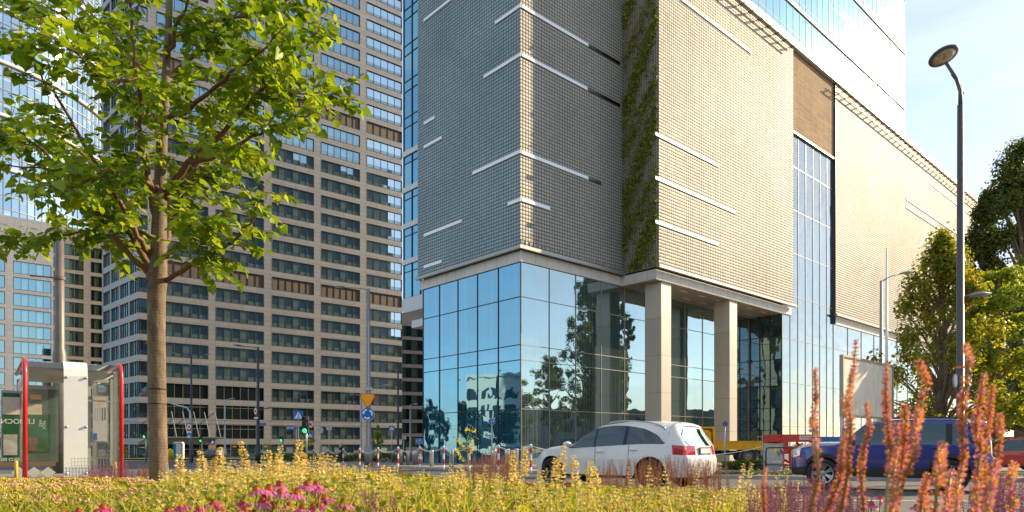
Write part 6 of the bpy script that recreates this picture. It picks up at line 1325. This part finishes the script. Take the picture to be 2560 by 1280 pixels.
# rust and purple salvia drifts
rustm = leafmat('rust_spike', [(.22, .075, .035), (.30, .11, .05), (.36, .16, .07), (.20, .07, .06)], .25, .7); purm = leafmat('purple_spike', [(.16, .05, .13), (.24, .08, .19), (.28, .13, .14), (.20, .07, .20)], .3, .7, (1.2, .9, 1.2))
def drift(n, y0, y1, u0, u1, v0, sc_, m, lb, seed, mx_=.85, spread=18, k=6, part=.4):
    x, y, u = sample(n, y0, y1, u0, u1); um = (u0+u1)/2; vt = v0+np.abs(u-um)/(u1-u0)*2*spread+rs.exponential(16, len(x))-6; h = np.minimum(heightcap(x, y, u, vt), mx_); st, b = whorls('', '', x, y, h, 0, 0, seed, wr=sc_, gap=.012, part=part, k=k, lean=.06)
    o = b.build('salvia_spikes', m); tag(o, lb, 'flowers'); o['kind'] = 'stuff'; o = st.build('salvia_stems', rustm); tag(o, 'thin stems of the '+lb, 'stems'); o['kind'] = 'stuff'
drift(190, 6.2, 7.6, 1500, 1820, 1140, .008, rustm, 'rust brown salvia spikes before the rear wheel of the white SUV', 51, .9)
drift(120, 7.0, 8.8, 1160, 1300, 1130, .008, rustm, 'rust brown salvia spikes in front of the chain posts', 52, .9)
drift(130, 7.5, 9.6, 860, 1060, 1165, .008, rustm, 'low rust spikes left of the podium corner', 53, .8)
drift(90, 9.0, 10.8, 230, 350, 1150, .010, purm, 'purple brown salvia spikes before the shelter rib', 54, .8)
drift(60, 9.0, 10.0, 330, 400, 1165, .009, rustm, 'rust spikes left of the linden trunk', 57, .8)
drift(170, 2.6, 4.2, 1890, 2160, 1195, .007, purm, 'small purple salvia spikes in the right foreground', 55, .7, 25)
drift(90, 2.6, 3.8, 2440, 2560, 1180, .008, purm, 'small purple salvia spikes at the right edge', 58, .7, 25)
drift(90, 3.0, 4.6, 860, 1000, 1225, .007, purm, 'short purple spikes right of the coneflowers', 56, .6)
# ---- coneflowers
conem = mat('cone_orange', (.55, .13, .015), .6, var=.5, ns=60, c2=(.32, .04, .01)); petm = [leafmat('petal_magenta', [(.62, .03, .22), (.74, .05, .30), (.55, .02, .20)], .35, .5, (1.1, .9, 1)), leafmat('petal_pink', [(.60, .13, .33), (.70, .18, .40), (.55, .10, .32)], .35, .5, (1.1, .9, 1))]
def coneflower(uu, vv, dpx, pale, seed, label='purple pink coneflower with drooping petals and a domed orange cone', Yo=None):
    rq = np.random.RandomState(seed); Y = Yo or .105*F/dpx; p = W(uu, vv, Y); s = dpx*Y/F/2; t = thing('coneflower', label, 'flower', (p.x, p.y, bz(Y)), 0, 'coneflowers at the bottom edge'); hz = p.z-bz(Y)
    tx, ty = rq.normal(0, .16), rq.normal(0, .10)+.05; Mt = Matrix.Translation((0, 0, hz))@Matrix.Rotation(tx, 4, 'Y')@Matrix.Rotation(ty, 4, 'X')
    b = MB(); r = s*.36; b.lathe([(r*.95, -.02*s), (r, .10*s), (r*.88, .28*s), (r*.6, .42*s), (r*.25, .49*s), (.0005, .50*s)], 20, 0, Mt)
    kk = 150; f = (np.arange(kk)+.5)/kk; ph = np.arange(kk)*2.39996; rr = r*np.sqrt(f); zz = s*.50*np.sqrt(np.maximum(0, 1-f*.96)); Pn = np.stack([rr*np.cos(ph), rr*np.sin(ph), zz], 1); A_ = np.array(Mt); Pn = Pn@A_[:3, :3].T+A_[:3, 3]; cen = A_[:3, 3]; nd = Pn-cen; nd /= np.linalg.norm(nd, axis=1)[:, None]
    scatter(b, [(-.3, 0, 0), (0, -.3, 0), (.3, 0, 0), (0, .3, 0), (0, 0, 1.2)], np.array([(0, 1, 4), (1, 2, 4), (2, 3, 4), (3, 0, 4)]), Pn, basis(nd, np.tile([[.3, .5, .1]], (kk, 1))), np.full(kk, s*.075)); b.build('cone', conem, t, False)
    np_ = rq.randint(13, 17)
    b = MB()
    for k in range(np_):
        a = 2*math.pi*k/np_+rq.normal(0, .06); L_ = s*rq.uniform(.78, .95); dr = rq.uniform(.35, .75); V = []
        for i in range(5):
            f = i/4; rad_ = r*.75+L_*f*(1-.12*dr*f); z = -.02*s-L_*dr*f**1.5+.08*s*math.sin(f*3); wv_ = s*.125*(.55+.75*math.sin(min(1, f*1.05)*2.55)) if i < 4 else s*.05
            for w2, dz in ((-1, 0), (0, -.035*s if i < 4 else 0), (1, 0)): V.append((rad_*math.cos(a)-w2*wv_*math.sin(a), rad_*math.sin(a)+w2*wv_*math.cos(a), z+dz))
        b.add(V, [(i*3+j, i*3+j+1, i*3+j+4, i*3+j+3) for i in range(4) for j in (0, 1)], 0, Mt)
    b.build('petals', petm[1 if pale else 0], t, True)
    b = MB(); b.tube([(rq.normal(0, .02), rq.normal(0, .02), 0), (0, 0, hz*.5), tuple(Mt@Vector((0, 0, -.02*s)))], [.0032, .003, .0026], 6); b.build('stem', stm, t, True)
cf = [(641, 1226, 46, 1), (671, 1225, 58, 1), (698, 1214, 46, 1), (702, 1233, 46, 1), (741, 1234, 58, 1), (767, 1213, 46, 1), (790, 1212, 40, 1), (797, 1223, 52, 1), (655, 1255, 48, 1), (682, 1268, 58, 1), (722, 1264, 36, 0), (812, 1250, 54, 1), (860, 1260, 56, 1), (756, 1272, 52, 1), (783, 1270, 50, 0), (800, 1266, 44, 1), (606, 1258, 40, 0), (611, 1277, 44, 0), (450, 1267, 44, 0), (419, 1278, 36, 0), (497, 1273, 38, 0), (534, 1258, 42, 0), (545, 1275, 44, 0), (505, 1283, 36, 0), (258, 1271, 50, 0), (240, 1284, 40, 0), (195, 1279, 36, 0), (156, 1284, 36, 0), (716, 1283, 40, 0), (1188, 1284, 34, 0), (1018, 1283, 36, 0), (660, 1245, 36, 1), (806, 1240, 36, 1), (2200, 1246, 34, 1), (2178, 1262, 36, 1), (2290, 1268, 30, 1), (2318, 1262, 30, 1), (770, 1285, 40, 1), (630, 1283, 44, 1)]
for i, (uu, vv, dp, pl_) in enumerate(cf): coneflower(uu, vv, dp, pl_, 300+i, Yo=(2.9+.25*((i*7) % 5)/4) if uu < 1300 else 2.6)
# white daisies
b = MB(); dm = [mat('daisy_white', (.80, .76, .62), .6), mat('daisy_eye', (.60, .36, .03), .7)]
for i in range(11):
    uu, vv = 868+rs.rand()*50, 1192+rs.rand()*18; Y = 5.2; p = W(uu, vv, Y); t = thing('daisy', 'small white daisy with yellow eye in a loose group right of the coneflowers', 'flower', (p.x, p.y, bz(Y)), 0, 'small white daisies'); hz = p.z-bz(Y)
    b = MB(); b.lathe([(.011, hz), (.03, hz-.003), (.011, hz-.004)], 12, 0, cap=False); b.build('petals', dm[0], t); b = MB(); b.lathe([(.011, hz-.002), (.009, hz+.006), (.001, hz+.008)], 8, 0); b.build('eye', dm[1], t); b = MB(); b.tube([(0, 0, 0), (0, 0, hz)], .0015, 4); b.build('stem', stm, t)
# ---- big salvia seed spikes right in front (pink and orange calyces)
calm = leafmat('calyx', [(.62, .30, .06), (.74, .44, .08), (.62, .24, .16), (.55, .20, .22), (.70, .38, .08), (.70, .32, .14)], .35, .6, (1.25, 1.0, .7)); cst = mat('salvia_stem', (.30, .17, .04), .6, var=.3, ns=30, c2=(.22, .20, .05)); pinkm = leafmat('calyx_tip', [(.62, .24, .26), (.72, .32, .28), (.55, .20, .30)], .35, .6, (1.2, .95, .9))
def calyx_tpl():
    V = [(0, 0, 0)]; k = 5
    for r, z in ((.17, .35), (.30, .75)):
        for j in range(k): a = 2*math.pi*j/k; V.append((r*math.cos(a), r*math.sin(a), z))
    for j in range(k): a = 2*math.pi*(j+.5)/k; V.append((.48*math.cos(a), .48*math.sin(a), 1.15))
    Fs = [(0, 1+j, 1+(j+1) % k) for j in range(k)]; Q = [(1+j, 1+k+j, 1+k+(j+1) % k, 1+(j+1) % k) for j in range(k)]; T3 = [(1+k+j, 1+2*k+j, 1+k+(j+1) % k) for j in range(k)]
    return V, np.array(Fs+T3+[(a, b_, c) for a, b_, c, d in Q]+[(a, c, d) for a, b_, c, d in Q])
CV, CF = calyx_tpl()
def salvia(i, P, Y, wpx, part, dens=1.0):
    """P: stem polyline in the picture from tip to foot"""
    rq = np.random.RandomState(400+i); foot = W(P[-1][0], P[-1][1], Y); t = thing('salvia_spike', 'tall orange and pink salvia seed spike close to the viewer', 'flower', (foot.x, foot.y+.0, bz(Y)), 0, 'tall salvia spikes in the right foreground')
    pts = [W(u_, v_, Y+.10*math.sin(k*1.3+i))-t.location for k, (u_, v_) in enumerate(P)]; pts.append(Vector((pts[-1].x+rq.normal(0, .02), pts[-1].y, 0)))
    b = MB(); n = len(pts); b.tube(pts, [.0013+.0022*min(1, k/(n-2)) for k in range(n)], 7); b.build('stem', cst, t, True)
    L_ = [0]
    for k in range(n-1): L_.append(L_[-1]+(pts[k+1]-pts[k]).length)
    tot = part*L_[-1] if part <= 1 else part; s = 0.004; Pp, Dd, Ss, Mm = [], [], [], []; wr = wpx/F*Y
    w2 = 0
    while s < tot:
        k = max(j for j in range(n-1) if L_[j] <= s); f = (s-L_[k])/(L_[k+1]-L_[k]); c = pts[k].lerp(pts[k+1], f); ax = (pts[k]-pts[k+1]).normalized(); fr_ = s/tot; nn_ = rq.randint(4, 7); lat = ax.cross(Vector((rq.normal(), rq.normal(), rq.normal()))).normalized(); l2 = ax.cross(lat); a0 = rq.rand()*6
        for q in range(nn_):
            a = a0+6.283*q/nn_+rq.normal(0, .2); e = (lat*math.cos(a)+l2*math.sin(a))+ax*rq.uniform(.3, 1.1); e.normalize(); sz_ = wr*.36*rq.uniform(.7, 1.2)*(.7+.4*min(1, fr_*3)); Pp.append(tuple(c+e*wr*.07)); Dd.append(tuple(e)); Ss.append(sz_)
        s += wr*rq.uniform(.44, .66)*(.75+1.0*fr_)/dens; w2 += 1
    Pp, Dd, Ss = np.array(Pp), np.array(Dd), np.array(Ss); half = rq.rand(len(Pp)) < .30; b = MB(); rt = basis(Dd, rq.normal(0, 1, (len(Dd), 3)))
    scatter(b, CV, CF, Pp[~half], rt[~half], Ss[~half], 0); scatter(b, CV, CF, Pp[half], rt[half], Ss[half]*1.05, 1); b.build('seed_whorls', [calm, pinkm], t, False)
sv = [([(2038, 922), (2040, 1000), (2034, 1060), (2044, 1140), (2046, 1200), (2020, 1290)], 34, .50), ([(2140, 850), (2135, 920), (2120, 1000), (2128, 1060), (2120, 1180), (2100, 1290)], 32, .62), ([(2108, 1000), (2122, 1060), (2105, 1130), (2100, 1200), (2060, 1290)], 38, .95),
 ([(2168, 1008), (2174, 1070), (2160, 1120), (2152, 1180), (2160, 1290)], 32, .72), ([(2218, 912), (2214, 970), (2218, 1050), (2226, 1130), (2220, 1200), (2214, 1290)], 36, .34), ([(2262, 1018), (2262, 1090), (2256, 1160), (2240, 1230), (2228, 1290)], 46, .95), ([(2298, 906), (2318, 950), (2302, 1020), (2288, 1080), (2290, 1130), (2262, 1190), (2240, 1290)], 40, .42),
 ([(2240, 1060), (2244, 1120), (2236, 1180), (2230, 1290)], 44, 1.0), ([(2358, 1108), (2352, 1150), (2342, 1210), (2338, 1290)], 50, .9), ([(2415, 862), (2424, 900), (2410, 980), (2404, 1060), (2410, 1150), (2396, 1220), (2390, 1290)], 36, .72),
 ([(2462, 936), (2452, 990), (2440, 1060), (2452, 1120), (2444, 1200), (2440, 1290)], 42, .60), ([(2480, 968), (2474, 1030), (2466, 1090), (2462, 1160), (2470, 1290)], 38, .9), ([(2500, 1040), (2502, 1090), (2494, 1150), (2480, 1210), (2468, 1290)], 36, .75),
 ([(2318, 1190), (2310, 1230), (2312, 1290)], 50, 1.0), ([(2380, 1180), (2372, 1230), (2370, 1290)], 50, 1.0), ([(2536, 1160), (2526, 1200), (2528, 1290)], 46, 1.0), ([(1916, 1172), (1908, 1215), (1912, 1290)], 24, .7), ([(2306, 1232), (2300, 1290)], 40, 1.0)]
for i, (P, wp, pt2) in enumerate(sv): salvia(i, P, 1.35+.22*((i*5) % 4)/3+(0.25 if P[0][1] > 1150 else 0), wp*.74, pt2)
# yellow mustard stem and green sprigs
Y = 4.4; p = W(1172, 1075, Y); t = thing('yellow_mustard', 'bright yellow green flowering stem before the podium corner', 'flower', (p.x, Y, bz(Y))); ymf = leafmat('mustard_yellow', [(.70, .60, .02), (.80, .66, .03), (.45, .55, .04)], .4)
b = MB(); ps = [(1176, 1200), (1170, 1150), (1168, 1100), (1176, 1076), (1190, 1070)]; LQ = lambda u_, v_: W(u_, v_, Y)-t.location
b.tube([Vector((0.02, 0, 0))]+[LQ(*q) for q in ps], [.004, .004, .0035, .003, .002, .0015], 6); 
for q in ([(1168, 1105), (1150, 1082), (1143, 1085)], [(1168, 1130), (1152, 1120), (1141, 1122)], [(1170, 1150), (1180, 1125), (1181, 1105)], [(1170, 1110), (1187, 1090), (1196, 1098)]): b.tube([LQ(*a) for a in q], .002, 5)
b.build('stem', mat('mustard_stem', (.25, .34, .04), .6), t, True); P = []
for (u0, v0, u1, v1, k) in ((1143, 1100, 1160, 1118, 40), (1140, 1120, 1160, 1155, 60), (1180, 1100, 1178, 1130, 50), (1165, 1072, 1192, 1082, 30)):
    for j in range(k): f = rs.rand(); q = LQ(u0+(u1-u0)*f+rs.normal(0, 2), v0+(v1-v0)*f+rs.normal(0, 2)); P.append((q.x, q.y+rs.normal(0, .01), q.z))
b = MB(); scatter(b, KITE_V, KITE_F, np.array(P), rotz_rand(rs, len(P)), np.full(len(P), .014)); b.build('blossom', ymf, t)['kind'] = 'stuff'
